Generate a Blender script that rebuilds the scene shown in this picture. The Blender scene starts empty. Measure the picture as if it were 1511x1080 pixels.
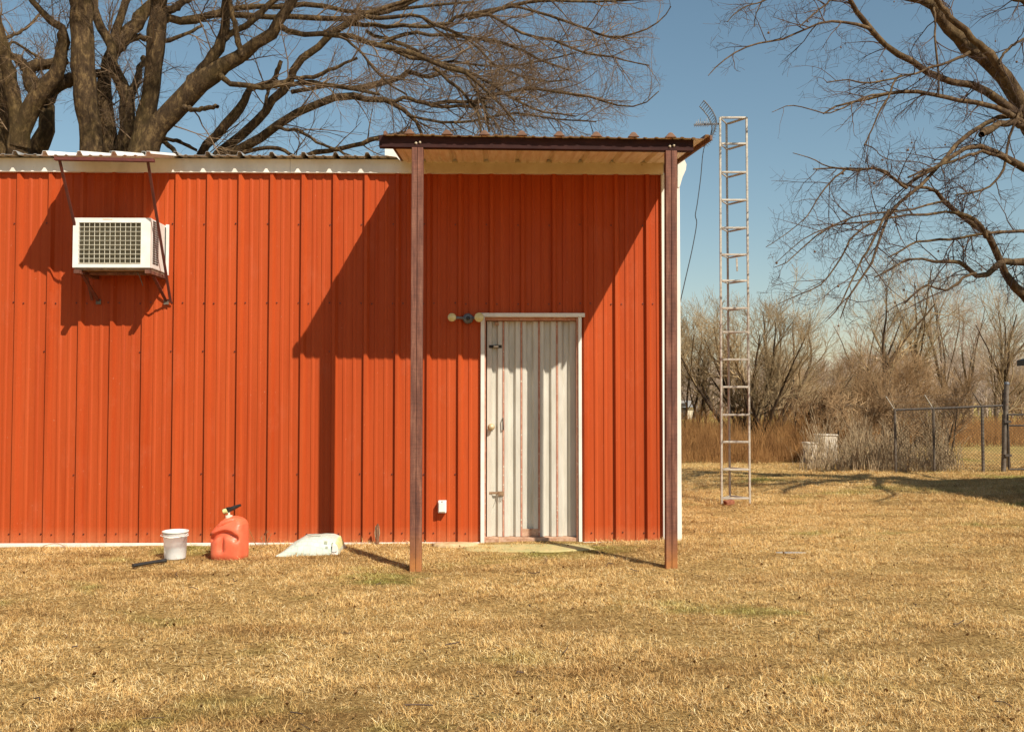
import bpy, math, random
import numpy as np
from mathutils import Matrix, Vector

random.seed(7)
RNG = np.random.default_rng(7)
scene = bpy.context.scene
COL = scene.collection
R = math.radians

# ---------------------------------------------------------------- camera
IMG_W, IMG_H, FPX = 1511.0, 1080.0, 1324.0
CAM_Z, PITCH, YAW = 1.40, R(1.95), R(-0.9)
cam_data = bpy.data.cameras.new('camera')
cam_data.sensor_width = 36.0
cam_data.lens = 36.0 * FPX / IMG_W
cam_data.clip_end = 3000
cam_data.clip_start = 0.05
cam = bpy.data.objects.new('camera', cam_data)
COL.objects.link(cam)
cam.location = (0, 0, CAM_Z)
cam.rotation_euler = (math.pi / 2 + PITCH, 0, YAW)
scene.camera = cam

# ---------------------------------------------------------------- sun and sky
SUN_DIR = Vector((-0.72, 1.0, -1.18)).normalized()
sun_el = math.asin(-SUN_DIR.z)
world = bpy.data.worlds.new('World')
scene.world = world
world.use_nodes = True
wn = world.node_tree
wn.nodes.clear()
w_out = wn.nodes.new('ShaderNodeOutputWorld')
w_bg = wn.nodes.new('ShaderNodeBackground')
w_sky = wn.nodes.new('ShaderNodeTexSky')
w_sky.sky_type = 'NISHITA'
w_sky.sun_disc = False
w_sky.sun_elevation = sun_el
w_sky.sun_rotation = math.atan2(-SUN_DIR.x, -SUN_DIR.y)
w_sky.altitude = 100
w_sky.air_density = 1.25
w_sky.dust_density = 0.5
w_sky.ozone_density = 1.2
w_hsv = wn.nodes.new('ShaderNodeHueSaturation')
w_hsv.inputs['Saturation'].default_value = 1.0
w_hsv.inputs['Hue'].default_value = 0.485
w_bg.inputs['Strength'].default_value = 0.076
wn.links.new(w_sky.outputs[0], w_hsv.inputs['Color'])
wn.links.new(w_hsv.outputs[0], w_bg.inputs['Color'])
wn.links.new(w_bg.outputs[0], w_out.inputs['Surface'])

sun_data = bpy.data.lights.new('sun', 'SUN')
sun_data.energy = 4.9
sun_data.angle = R(0.5)
sun_data.color = (1.0, 0.93, 0.80)
sun = bpy.data.objects.new('sun', sun_data)
COL.objects.link(sun)
sun.rotation_euler = SUN_DIR.to_track_quat('-Z', 'Y').to_euler()

vs = scene.view_settings
vs.view_transform = 'Standard'
vs.look = 'None'
vs.gamma = 1
vs.use_curve_mapping = False
vs.exposure = 0.40
scene.cycles.max_bounces = 6
scene.cycles.transparent_max_bounces = 12

# ---------------------------------------------------------------- geometry helpers
cp, sp_, cy_, sy_ = math.cos(PITCH), math.sin(PITCH), math.cos(YAW), math.sin(YAW)

def U(u, v, Y):
    """photo position -> world point on the plane y = Y (used only to measure the place)."""
    a, b = (u - IMG_W / 2) / FPX, (IMG_H / 2 - v) / FPX
    # camera axes before yaw
    dx, dy, dz = a, cp - b * sp_, sp_ + b * cp
    X, Yd = dx * cy_ - dy * sy_, dx * sy_ + dy * cy_
    t = Y / Yd
    return np.array([X * t, Y, CAM_Z + dz * t])

def PX(P):
    """world points -> photo pixels."""
    P = np.asarray(P, float)
    X, Y, Z = P[..., 0], P[..., 1], P[..., 2] - CAM_Z
    x = X * cy_ + Y * sy_
    y = -X * sy_ + Y * cy_
    d = y * cp + Z * sp_
    h = -y * sp_ + Z * cp
    d = np.maximum(d, 0.01)
    return IMG_W / 2 + FPX * x / d, IMG_H / 2 - FPX * h / d

def sstep(a, b, x):
    t = np.clip((x - a) / (b - a), 0, 1)
    return t * t * (3 - 2 * t)

def gz(x, y):
    """height of the ground."""
    x = np.asarray(x, float); y = np.asarray(y, float)
    z = 0.0065 * np.clip(x, -8, 8)
    z = z + 0.012 * np.sin(x * 1.7 + 0.6 * y) * np.sin(y * 1.3 + 0.5) * sstep(9.5, 12, y)
    z = z + 0.008 * np.sin(x * 2.3 + 1.1) * np.sin(y * 2.9)
    z = z - 1.15 * sstep(18, 110, y) - 2.2 * sstep(110, 420, y)
    return z

def link(o, parent=None):
    COL.objects.link(o)
    if parent is not None:
        o.parent = parent
        # climb: parents are never rotated, so the inverse is a translation
        # (a part already sits in world space, so only a top-level thing shifts its children)
        if parent.parent is None: o.matrix_parent_inverse = Matrix.Translation(-parent.location)
    return o

def thing(name, label, cat, loc, group=None):
    o = bpy.data.objects.new(name, None)
    o.empty_display_size = 0.2
    o.location = loc
    COL.objects.link(o)
    tag(o, label, cat, group)
    return o

def tag(o, label, cat, group=None, kind=None):
    if label: o['label'] = label
    if cat: o['category'] = cat
    if group: o['group'] = group
    if kind: o['kind'] = kind
    return o

class MB:
    def __init__(self):
        self.v = []; self.f = []; self.m = []; self.s = []
    def add(self, vs_, fs, mi=0, smooth=False):
        n = len(self.v)
        self.v += [tuple(map(float, p)) for p in vs_]
        self.f += [tuple(i + n for i in f) for f in fs]
        self.m += [mi] * len(fs)
        self.s += [smooth] * len(fs)
        return self
    def box(self, x0, x1, y0, y1, z0, z1, mi=0):
        v = [(x0,y0,z0),(x1,y0,z0),(x1,y1,z0),(x0,y1,z0),(x0,y0,z1),(x1,y0,z1),(x1,y1,z1),(x0,y1,z1)]
        return self.add(v, [(0,3,2,1),(4,5,6,7),(0,1,5,4),(1,2,6,5),(2,3,7,6),(3,0,4,7)], mi)
    def bar(self, a, b, w, h=None, mi=0, up=(0,0,1), w2=None):
        a = Vector(a); b = Vector(b); h = h or w
        d = (b - a).normalized(); upv = Vector(up)
        if abs(d.dot(upv)) > 0.98: upv = Vector((0, 1, 0))
        s = d.cross(upv).normalized(); t = s.cross(d).normalized()
        v = []
        for p, k in ((a, 1), (b, (w2 / w) if w2 else 1)):
            for i, j in ((-1,-1),(1,-1),(1,1),(-1,1)):
                v.append(p + s * (i * w / 2 * k) + t * (j * h / 2 * k))
        return self.add(v, [(0,1,2,3),(4,7,6,5),(0,4,5,1),(1,5,6,2),(2,6,7,3),(3,7,4,0)], mi)
    def tube(self, pts, rad, n=8, mi=0, caps=True):
        pts = [Vector(p) for p in pts]
        if not hasattr(rad, '__len__'): rad = [rad] * len(pts)
        v = []; f = []
        prev = None
        for i, p in enumerate(pts):
            d = (pts[min(i+1, len(pts)-1)] - pts[max(i-1, 0)]).normalized()
            if prev is None:
                ref = Vector((0,0,1)) if abs(d.z) < 0.9 else Vector((1,0,0))
                s = d.cross(ref).normalized()
            else:
                s = (prev - d * prev.dot(d)).normalized()
            prev = s
            t = d.cross(s)
            for k in range(n):
                a = 2 * math.pi * k / n
                v.append(p + (s * math.cos(a) + t * math.sin(a)) * rad[i])
        for i in range(len(pts) - 1):
            for k in range(n):
                k2 = (k + 1) % n
                f.append((i*n+k, i*n+k2, (i+1)*n+k2, (i+1)*n+k))
        self.add(v, f, mi, n > 5)
        if caps:
            self.add(v[:n], [tuple(range(n))[::-1]], mi)
            self.add(v[-n:], [tuple(range(n))], mi)
        return self
    def lathe(self, c, prof, n=24, axis='z', mi=0, smooth=True):
        v = []; f = []
        for r, h in prof:
            for k in range(n):
                a = 2 * math.pi * k / n
                if axis == 'z': v.append((c[0] + r*math.cos(a), c[1] + r*math.sin(a), c[2] + h))
                elif axis == 'y': v.append((c[0] + r*math.cos(a), c[1] + h, c[2] + r*math.sin(a)))
                else: v.append((c[0] + h, c[1] + r*math.cos(a), c[2] + r*math.sin(a)))
        for i in range(len(prof) - 1):
            for k in range(n):
                k2 = (k + 1) % n
                f.append((i*n+k, i*n+k2, (i+1)*n+k2, (i+1)*n+k))
        return self.add(v, f, mi, smooth)
    def prism_x(self, poly, x0, x1, mi=0):
        """closed polygon in (y,z) extruded along x"""
        n = len(poly)
        v = [(x0, y, z) for y, z in poly] + [(x1, y, z) for y, z in poly]
        f = [tuple(range(n)), tuple(range(2*n-1, n-1, -1))] + [(i, i+n, (i+1) % n + n, (i+1) % n) for i in range(n)]
        return self.add(v, f, mi)
    def prism_y(self, poly, y0, y1, mi=0):
        n = len(poly)
        v = [(x, y0, z) for x, z in poly] + [(x, y1, z) for x, z in poly]
        f = [tuple(range(n)), tuple(range(2*n-1, n-1, -1))] + [(i, i+n, (i+1) % n + n, (i+1) % n) for i in range(n)]
        return self.add(v, f, mi)
    def build(self, name, mats, parent=None, bevel=0, fix=True):
        me = bpy.data.meshes.new(name)
        me.from_pydata(self.v, [], self.f)
        if not isinstance(mats, (list, tuple)): mats = [mats]
        for m in mats: me.materials.append(m)
        me.polygons.foreach_set('material_index', self.m)
        me.polygons.foreach_set('use_smooth', self.s)
        me.update()
        if fix:
            import bmesh
            bm = bmesh.new(); bm.from_mesh(me)
            bmesh.ops.recalc_face_normals(bm, faces=bm.faces)
            bm.to_mesh(me); bm.free()
        o = bpy.data.objects.new(name, me)
        link(o, parent)
        if bevel:
            b = o.modifiers.new('bevel', 'BEVEL'); b.width = bevel; b.segments = 2
            b.limit_method = 'ANGLE'; b.angle_limit = R(40)
        return o

def np_mesh(name, V, F, mat, parent=None, smooth=False, attr=None):
    """fast mesh from arrays; F is (n,k) with k = 3 or 4"""
    me = bpy.data.meshes.new(name)
    nF, k = F.shape
    me.vertices.add(len(V)); me.vertices.foreach_set('co', V.astype(np.float32).ravel())
    me.loops.add(nF * k); me.loops.foreach_set('vertex_index', F.astype(np.int32).ravel())
    me.polygons.add(nF)
    me.polygons.foreach_set('loop_start', np.arange(0, nF * k, k, dtype=np.int32))
    if smooth: me.polygons.foreach_set('use_smooth', np.ones(nF, bool))
    me.materials.append(mat)
    if attr is not None:
        a = me.attributes.new('tint', 'FLOAT', 'POINT')
        a.data.foreach_set('value', attr.astype(np.float32))
    me.update(calc_edges=True); me.validate()
    o = bpy.data.objects.new(name, me)
    link(o, parent)
    return o

def tubes(P, Rd, sides):
    """P (N,n,3), Rd (N,n) -> verts, quads"""
    N, n, _ = P.shape
    T = np.empty_like(P)
    T[:, 1:-1] = P[:, 2:] - P[:, :-2]; T[:, 0] = P[:, 1] - P[:, 0]; T[:, -1] = P[:, -1] - P[:, -2]
    T /= np.linalg.norm(T, axis=2, keepdims=True) + 1e-9
    m = np.abs(T.mean(axis=1)); ax = np.argmin(m, axis=1)
    ref = np.eye(3)[ax][:, None, :]
    A = np.cross(T, ref); A /= np.linalg.norm(A, axis=2, keepdims=True) + 1e-9
    B = np.cross(T, A)
    ang = np.arange(sides) * 2 * np.pi / sides
    V = P[:, :, None, :] + Rd[:, :, None, None] * (A[:, :, None, :] * np.cos(ang)[None, None, :, None] + B[:, :, None, :] * np.sin(ang)[None, None, :, None])
    V = V.reshape(-1, 3)
    base = (np.arange(N) * n * sides)[:, None, None]
    i = (np.arange(n - 1) * sides)[None, :, None]
    k = np.arange(sides)[None, None, :]; k2 = (k + 1) % sides
    F = np.stack([base + i + k, base + i + k2, base + i + sides + k2, base + i + sides + k], axis=-1).reshape(-1, 4)
    return V, F

def join(parts):
    Vs, Fs, n = [], [], 0
    for V, F in parts:
        Vs.append(V); Fs.append(F + n); n += len(V)
    return np.concatenate(Vs), np.concatenate(Fs)

def spawn(P, Rd, per, L, ang, n, up=0.0, wig=0.15, t0=0.2, rs=0.6, rcap=1.0, lv=0.4, rng=RNG, bias=None):
    N, n0, _ = P.shape
    if isinstance(per, np.ndarray): idx = np.repeat(np.arange(N), per)
    else: idx = np.repeat(np.arange(N), per)
    M = len(idx)
    t = rng.uniform(t0, 1.0, M) * (n0 - 1) * 0.999
    i = t.astype(int); w = (t - i)[:, None]
    p0, p1 = P[idx, i], P[idx, i + 1]
    pos = p0 * (1 - w) + p1 * w
    tan = p1 - p0; tan /= np.linalg.norm(tan, axis=1, keepdims=True) + 1e-9
    rad = Rd[idx, i] * (1 - w[:, 0]) + Rd[idx, i + 1] * w[:, 0]
    q = rng.normal(size=(M, 3)); q -= tan * (q * tan).sum(1, keepdims=True)
    q /= np.linalg.norm(q, axis=1, keepdims=True) + 1e-9
    a = rng.normal(ang, 0.22, M)[:, None]
    d = np.cos(a) * tan + np.sin(a) * q
    Lc = L * rng.uniform(1 - lv, 1 + lv, M) * (1.15 - 0.4 * (t / (n0 - 1)))
    st = (Lc / (n - 1))[:, None]
    out = np.empty((M, n, 3)); out[:, 0] = pos
    for k in range(1, n):
        out[:, k] = out[:, k - 1] + st * d
        d = d + rng.normal(0, wig, (M, 3)); d[:, 2] += up
        if bias is not None: d += bias
        d /= np.linalg.norm(d, axis=1, keepdims=True) + 1e-9
    r0 = np.minimum(rad * rs, rcap)
    tt = np.linspace(0, 1, n)[None, :]
    return out, r0[:, None] * (1 - 0.7 * tt)

def smooth_path(pts, n):
    """Catmull-Rom through rows of pts (k,4)"""
    pts = np.asarray(pts, float)
    k = len(pts)
    ext = np.vstack([2 * pts[0] - pts[1], pts, 2 * pts[-1] - pts[-2]])
    ts = np.linspace(0, k - 1, n) * 0.99999
    out = []
    for t in ts:
        i = int(t); w = t - i
        p0, p1, p2, p3 = ext[i], ext[i + 1], ext[i + 2], ext[i + 3]
        out.append(0.5 * ((2 * p1) + (-p0 + p2) * w + (2 * p0 - 5 * p1 + 4 * p2 - p3) * w * w + (-p0 + 3 * p1 - 3 * p2 + p3) * w ** 3))
    return np.array(out)

# ---------------------------------------------------------------- materials
def mk(name):
    m = bpy.data.materials.new(name); m.use_nodes = True
    nt = m.node_tree; b = nt.nodes['Principled BSDF']
    return m, nt, b

def node(nt, typ, **kw):
    n = nt.nodes.new(typ)
    for k, v in kw.items():
        if k in ('Scale', 'Detail', 'Roughness', 'Distortion', 'W', 'Strength', 'Distance'):
            n.inputs[k].default_value = v
        else: setattr(n, k, v)
    return n

def ramp(nt, src, stops):
    r = nt.nodes.new('ShaderNodeValToRGB')
    e = r.color_ramp.elements
    while len(e) < len(stops): e.new(0.5)
    for el, (p, c) in zip(e, stops):
        el.position = p; el.color = (*c, 1) if len(c) == 3 else c
    nt.links.new(src, r.inputs['Fac'])
    return r.outputs['Color']

def gpos(nt, scale=(1, 1, 1), obj=False):
    if obj:
        t = nt.nodes.new('ShaderNodeTexCoord'); s = t.outputs['Object']
    else:
        t = nt.nodes.new('ShaderNodeNewGeometry'); s = t.outputs['Position']
    mp = nt.nodes.new('ShaderNodeMapping'); mp.inputs['Scale'].default_value = scale
    nt.links.new(s, mp.inputs['Vector'])
    return mp.outputs['Vector']

def noise(nt, vec, scale, detail=4, rough=0.55, dist=0.0):
    n = node(nt, 'ShaderNodeTexNoise', Scale=scale, Detail=detail, Roughness=rough, Distortion=dist)
    nt.links.new(vec, n.inputs['Vector'])
    return n.outputs['Fac']

def mixc(nt, fac, a, b, mode='MIX'):
    m = nt.nodes.new('ShaderNodeMix'); m.data_type = 'RGBA'; m.blend_type = mode
    for s, v in ((m.inputs[0], fac), (m.inputs[6], a), (m.inputs[7], b)):
        if isinstance(v, (int, float)): s.default_value = v
        elif isinstance(v, tuple): s.default_value = (*v, 1)
        else: nt.links.new(v, s)
    return m.outputs[2]

def bump(nt, b, h, strength=0.3, dist=0.01):
    bp = node(nt, 'ShaderNodeBump', Strength=strength, Distance=dist)
    nt.links.new(h, bp.inputs['Height']); nt.links.new(bp.outputs[0], b.inputs['Normal'])

def noisy(name, c1, c2, scale=8, rough=0.6, stretch=(1, 1, 1), metal=0.0, bmp=0.0, bscale=60, lo=0.35, hi=0.65, spots=None, spec=None):
    m, nt, b = mk(name)
    v = gpos(nt, stretch)
    col = ramp(nt, noise(nt, v, scale, 6, 0.6), [(lo, c1), (hi, c2)])
    if spots:
        sc, thr, c3 = spots
        f = ramp(nt, noise(nt, v, sc, 5, 0.7), [(thr, (0, 0, 0)), (min(thr + 0.08, 1), (1, 1, 1))])
        col = mixc(nt, f, col, c3)
    nt.links.new(col, b.inputs['Base Color'])
    b.inputs['Roughness'].default_value = rough
    b.inputs['Metallic'].default_value = metal
    if spec is not None: b.inputs['Specular IOR Level'].default_value = spec
    if bmp: bump(nt, b, noise(nt, v, bscale, 4), bmp, 0.004)
    return m

def red_paint():
    m, nt, b = mk('red_wall_paint')
    v = gpos(nt)
    big = ramp(nt, noise(nt, gpos(nt, (1.2, 1, 0.35)), 1.1, 4), [(0.3, (0.335, 0.045, 0.0095)), (0.7, (0.39, 0.058, 0.013))])
    streak = ramp(nt, noise(nt, gpos(nt, (26, 1, 0.5)), 1.0, 5, 0.6), [(0.3, (0, 0, 0)), (0.8, (1, 1, 1))])
    col = mixc(nt, streak, big, (0.45, 0.078, 0.020))
    oi = nt.nodes.new('ShaderNodeObjectInfo')
    col = mixc(nt, 1.0, col, ramp(nt, oi.outputs['Random'], [(0.0, (0.93, 0.92, 0.92)), (1.0, (1.05, 1.08, 1.08))]), 'MULTIPLY')
    # old drip marks and chalky fading
    dr = ramp(nt, noise(nt, gpos(nt, (9, 1, 0.8)), 2.2, 6, 0.7), [(0.60, (0, 0, 0)), (0.74, (0.45, 0.45, 0.45))])
    col = mixc(nt, dr, col, (0.27, 0.045, 0.018))
    ch = ramp(nt, noise(nt, gpos(nt, (2.4, 1, 1.1)), 1.7, 6, 0.7), [(0.56, (0, 0, 0)), (0.8, (0.4, 0.4, 0.4))])
    col = mixc(nt, ch, col, (0.47, 0.12, 0.055))
    # chalky specks
    sp = ramp(nt, noise(nt, v, 55, 2, 0.5), [(0.74, (0, 0, 0)), (0.78, (0.5, 0.5, 0.5))])
    col = mixc(nt, sp, col, (0.62, 0.26, 0.15))
    # dust splashed up from the ground by rain
    sep = nt.nodes.new('ShaderNodeSeparateXYZ'); nt.links.new(v, sep.inputs[0])
    mr = nt.nodes.new('ShaderNodeMapRange'); mr.inputs['From Min'].default_value = 0.16; mr.inputs['From Max'].default_value = 0.0
    nt.links.new(sep.outputs['Z'], mr.inputs['Value'])
    mul = nt.nodes.new('ShaderNodeMath'); mul.operation = 'MULTIPLY'
    nt.links.new(mr.outputs[0], mul.inputs[0]); nt.links.new(noise(nt, v, 14, 5, 0.7), mul.inputs[1])
    col = mixc(nt, mul.outputs[0], col, (0.50, 0.17, 0.07))
    nt.links.new(col, b.inputs['Base Color'])
    nt.links.new(ramp(nt, noise(nt, v, 6, 4), [(0.3, (0.42,) * 3), (0.7, (0.6,) * 3)]), b.inputs['Roughness'])
    b.inputs['Specular IOR Level'].default_value = 0.12
    bump(nt, b, noise(nt, gpos(nt, (3, 1, 0.9)), 2.2, 3), 0.35, 0.012)
    return m

def rust_post():
    m, nt, b = mk('rusty_red_steel')
    v = gpos(nt)
    base = ramp(nt, noise(nt, gpos(nt, (14, 14, 1.6)), 2.0, 6, 0.65), [(0.3, (0.085, 0.030, 0.019)), (0.5, (0.165, 0.058, 0.034)), (0.72, (0.29, 0.125, 0.075))])
    weave = ramp(nt, noise(nt, gpos(nt, (6, 6, 60)), 2.0, 3, 0.7), [(0.4, (0.72,) * 3), (0.62, (1, 1, 1))])
    col = mixc(nt, 0.8, base, weave, 'MULTIPLY')
    sep = nt.nodes.new('ShaderNodeSeparateXYZ'); nt.links.new(v, sep.inputs[0])
    mr = nt.nodes.new('ShaderNodeMapRange'); mr.inputs['From Min'].default_value = 0.33; mr.inputs['From Max'].default_value = 0.04
    nt.links.new(sep.outputs['Z'], mr.inputs['Value'])
    mul = nt.nodes.new('ShaderNodeMath'); mul.operation = 'MULTIPLY'
    nt.links.new(mr.outputs[0], mul.inputs[0]); nt.links.new(noise(nt, v, 9, 4), mul.inputs[1]); mul.use_clamp = True
    col = mixc(nt, mul.outputs[0], col, (0.50, 0.19, 0.04))
    nt.links.new(col, b.inputs['Base Color']); b.inputs['Roughness'].default_value = 0.8
    bump(nt, b, noise(nt, gpos(nt, (20, 20, 60)), 1.5, 4), 0.4, 0.003)
    return m

def grass_mat():
    m, nt, b = mk('dry_grass_blades')
    v = gpos(nt)
    at = nt.nodes.new('ShaderNodeAttribute'); at.attribute_name = 'tint'
    straw = ramp(nt, at.outputs['Fac'], [(0.0, (0.26, 0.13, 0.04)), (0.3, (0.70, 0.42, 0.145)), (0.65, (0.95, 0.68, 0.29)), (1.0, (1.0, 0.88, 0.56))])
    brown = ramp(nt, at.outputs['Fac'], [(0.0, (0.13, 0.058, 0.019)), (0.5, (0.50, 0.27, 0.085)), (1.0, (0.82, 0.53, 0.22))])
    green = ramp(nt, at.outputs['Fac'], [(0.0, (0.09, 0.085, 0.015)), (0.5, (0.42, 0.40, 0.085)), (1.0, (0.70, 0.66, 0.24))])
    fb = ramp(nt, noise(nt, gpos(nt, (0.45, 1.7, 1)), 1.0, 5, 0.65), [(0.48, (0, 0, 0)), (0.66, (0.8, 0.8, 0.8))])
    fg = ramp(nt, noise(nt, gpos(nt, (0.75, 1.3, 1)), 0.75, 4, 0.6, 0.3), [(0.565, (0, 0, 0)), (0.68, (0.85, 0.85, 0.85))])
    col = mixc(nt, fb, straw, brown)
    col = mixc(nt, fg, col, green)
    cl = ramp(nt, noise(nt, gpos(nt, (1, 1.2, 1)), 9.0, 5, 0.7), [(0.34, (0.42, 0.34, 0.26)), (0.47, (1, 1, 1))])
    col = mixc(nt, 0.9, col, cl, 'MULTIPLY')
    c2 = ramp(nt, noise(nt, gpos(nt, (1, 1.2, 1)), 30.0, 3, 0.7), [(0.37, (0.26, 0.18, 0.12)), (0.46, (1, 1, 1))])  # dark specks painted in for the shaded gaps between blades
    col = mixc(nt, 0.8, col, c2, 'MULTIPLY')
    nt.links.new(col, b.inputs['Base Color'])
    b.inputs['Roughness'].default_value = 0.7
    b.inputs['Specular IOR Level'].default_value = 0.15
    tr = nt.nodes.new('ShaderNodeBsdfTranslucent'); nt.links.new(col, tr.inputs['Color'])
    ms = nt.nodes.new('ShaderNodeMixShader'); ms.inputs[0].default_value = 0.22
    out = nt.nodes['Material Output']
    nt.links.new(b.outputs[0], ms.inputs[1]); nt.links.new(tr.outputs[0], ms.inputs[2]); nt.links.new(ms.outputs[0], out.inputs['Surface'])
    return m

def ground_mat():
    m, nt, b = mk('lawn_soil_and_thatch')
    fine = ramp(nt, noise(nt, gpos(nt, (1, 1.2, 1)), 42, 8, 0.8), [(0.41, (0.08, 0.038, 0.014)), (0.48, (0.48, 0.29, 0.095)), (0.62, (0.86, 0.58, 0.24))])  # dark specks: bare soil plus painted shade between the blades
    mid = ramp(nt, noise(nt, gpos(nt, (0.45, 1.7, 1)), 1.0, 5, 0.65), [(0.48, (0, 0, 0)), (0.66, (0.8, 0.8, 0.8))])
    fine2 = ramp(nt, noise(nt, gpos(nt, (1, 1.2, 1)), 36, 8, 0.8), [(0.38, (0.08, 0.036, 0.013)), (0.5, (0.30, 0.165, 0.055)), (0.66, (0.56, 0.35, 0.13))])
    col = mixc(nt, mid, fine, fine2)
    g = ramp(nt, noise(nt, gpos(nt, (0.75, 1.3, 1)), 0.75, 4, 0.6, 0.3), [(0.565, (0, 0, 0)), (0.68, (0.8, 0.8, 0.8))])
    col = mixc(nt, g, col, (0.22, 0.19, 0.045))
    # far pasture: ochre with paler and greener drifts
    sep = nt.nodes.new('ShaderNodeSeparateXYZ'); nt.links.new(gpos(nt), sep.inputs[0])
    mr = nt.nodes.new('ShaderNodeMapRange'); mr.inputs['From Min'].default_value = 17; mr.inputs['From Max'].default_value = 26
    nt.links.new(sep.outputs['Y'], mr.inputs['Value'])
    far = ramp(nt, noise(nt, gpos(nt, (0.12, 0.05, 1)), 2.0, 6, 0.6), [(0.35, (0.34, 0.22, 0.075)), (0.55, (0.44, 0.33, 0.11)), (0.7, (0.32, 0.29, 0.09))])
    col = mixc(nt, mr.outputs[0], col, far)
    nt.links.new(col, b.inputs['Base Color']); b.inputs['Roughness'].default_value = 0.95
    b.inputs['Specular IOR Level'].default_value = 0.05
    bump(nt, b, noise(nt, gpos(nt), 28, 8, 0.8), 1.0, 0.05)
    return m

def bark(name, c1, c2, c3, sc=9):
    m, nt, b = mk(name)
    v = gpos(nt, (1, 1, 0.45))
    n1 = noise(nt, v, sc, 8, 0.7, 0.4)
    col = ramp(nt, n1, [(0.3, c1), (0.5, c2), (0.72, c3)])
    moss = ramp(nt, noise(nt, gpos(nt), 1.6, 4, 0.6), [(0.5, (0, 0, 0)), (0.72, (0.6, 0.6, 0.6))])
    col = mixc(nt, moss, col, (c2[0] * 0.95, c2[1] * 1.05, c2[2] * 0.6))
    nt.links.new(col, b.inputs['Base Color']); b.inputs['Roughness'].default_value = 0.9
    b.inputs['Specular IOR Level'].default_value = 0.1
    bump(nt, b, noise(nt, gpos(nt, (1, 1, 0.25)), sc * 3, 6, 0.7), 1.0, 0.03)
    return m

M = {}
M['red'] = red_paint()
M['rust'] = rust_post()
M['grass'] = grass_mat()
M['ground'] = ground_mat()
M['white'] = noisy('white_trim_paint', (0.80, 0.76, 0.68), (0.66, 0.61, 0.53), 5, 0.5, (1, 1, 0.5), spots=(16, 0.70, (0.42, 0.33, 0.24)))
M['door'] = noisy('off_white_door_paint', (0.60, 0.565, 0.49), (0.50, 0.465, 0.39), 5, 0.45, (4, 1, 0.6), spots=(9, 0.68, (0.50, 0.40, 0.28)), bmp=0.15, bscale=9)
M['pink'] = noisy('pinkish_red_primer', (0.52, 0.27, 0.18), (0.40, 0.15, 0.09), 14, 0.7, (1, 1, 1), spots=(30, 0.58, (0.62, 0.52, 0.40)))
M['rustpatch'] = noisy('rusted_patch', (0.36, 0.18, 0.10), (0.55, 0.36, 0.24), 22, 0.85)
M['tan_under'] = noisy('tan_sheet_underside', (0.82, 0.72, 0.55), (0.68, 0.53, 0.36), 6, 0.45, (5, 0.5, 1), spots=(20, 0.70, (0.34, 0.17, 0.09)))
M['brown_top'] = noisy('brown_weathered_sheet', (0.11, 0.050, 0.028), (0.21, 0.105, 0.058), 9, 0.7, spots=(24, 0.6, (0.20, 0.07, 0.035)), bmp=0.3)
M['galv'] = noisy('galvanised_sheet', (0.60, 0.58, 0.54), (0.42, 0.40, 0.37), 7, 0.4, metal=0.5, spots=(14, 0.62, (0.30, 0.20, 0.13)))
M['white_sheet'] = noisy('white_awning_sheet', (0.80, 0.78, 0.74), (0.70, 0.67, 0.62), 7, 0.4, spots=(14, 0.70, (0.36, 0.18, 0.1)))
M['darkbeam'] = noisy('dark_oxide_steel', (0.028, 0.011, 0.010), (0.050, 0.019, 0.016), 6, 0.7, (1, 1, 3), spots=(30, 0.68, (0.09, 0.035, 0.022)), bmp=0.3, spec=0.12)
M['oxide'] = noisy('red_oxide_bar', (0.085, 0.018, 0.014), (0.14, 0.032, 0.022), 16, 0.6)
M['acwhite'] = noisy('appliance_white', (0.78, 0.75, 0.70), (0.72, 0.68, 0.61), 10, 0.4, spots=(30, 0.72, (0.5, 0.36, 0.24)))
M['wire'] = noisy('cream_wire', (0.70, 0.66, 0.54), (0.58, 0.53, 0.40), 20, 0.5)
M['coil'] = noisy('dusty_coil_fins', (0.20, 0.17, 0.11), (0.30, 0.26, 0.17), 30, 0.6, (1, 1, 1), metal=0.3)
M['black'] = noisy('black_plastic', (0.012, 0.012, 0.012), (0.03, 0.028, 0.025), 20, 0.45)
M['slot'] = noisy('dark_slot', (0.02, 0.018, 0.015), (0.035, 0.03, 0.025), 20, 0.8)
M['lampgrey'] = noisy('grey_cast_metal', (0.10, 0.10, 0.11), (0.17, 0.17, 0.175), 20, 0.5, metal=0.3)
M['bulb'] = noisy('yellowed_lamp_lens', (0.62, 0.50, 0.20), (0.70, 0.60, 0.30), 30, 0.25)
M['alu'] = noisy('dull_cream_aluminium', (0.50, 0.45, 0.37), (0.36, 0.31, 0.25), 12, 0.5, (1, 1, 3), metal=0.15, spots=(30, 0.66, (0.28, 0.15, 0.09)))
M['steelpost'] = noisy('weathered_fence_steel', (0.10, 0.075, 0.055), (0.22, 0.18, 0.14), 14, 0.6, metal=0.3, spots=(18, 0.6, (0.16, 0.08, 0.045)))
M['darkrail'] = noisy('dark_fence_rail', (0.045, 0.034, 0.026), (0.09, 0.068, 0.052), 14, 0.7)  # shade on the rails is put into this dark colour
M['chain'] = noisy('fence_wire', (0.07, 0.055, 0.04), (0.13, 0.10, 0.075), 20, 0.6, metal=0.4)
M['bark_big'] = bark('dappled_grey_brown_bark', (0.026, 0.017, 0.011), (0.078, 0.049, 0.026), (0.27, 0.175, 0.078), 13)  # strong bark contrast also paints in dappled shade and sunlit highlights
M['bark_syc'] = bark('sycamore_bark', (0.035, 0.022, 0.014), (0.105, 0.066, 0.036), (0.27, 0.185, 0.10), 11)
M['twig_big'] = noisy('brown_twigs', (0.11, 0.070, 0.045), (0.25, 0.165, 0.095), 3, 0.85, spec=0.1)
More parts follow.
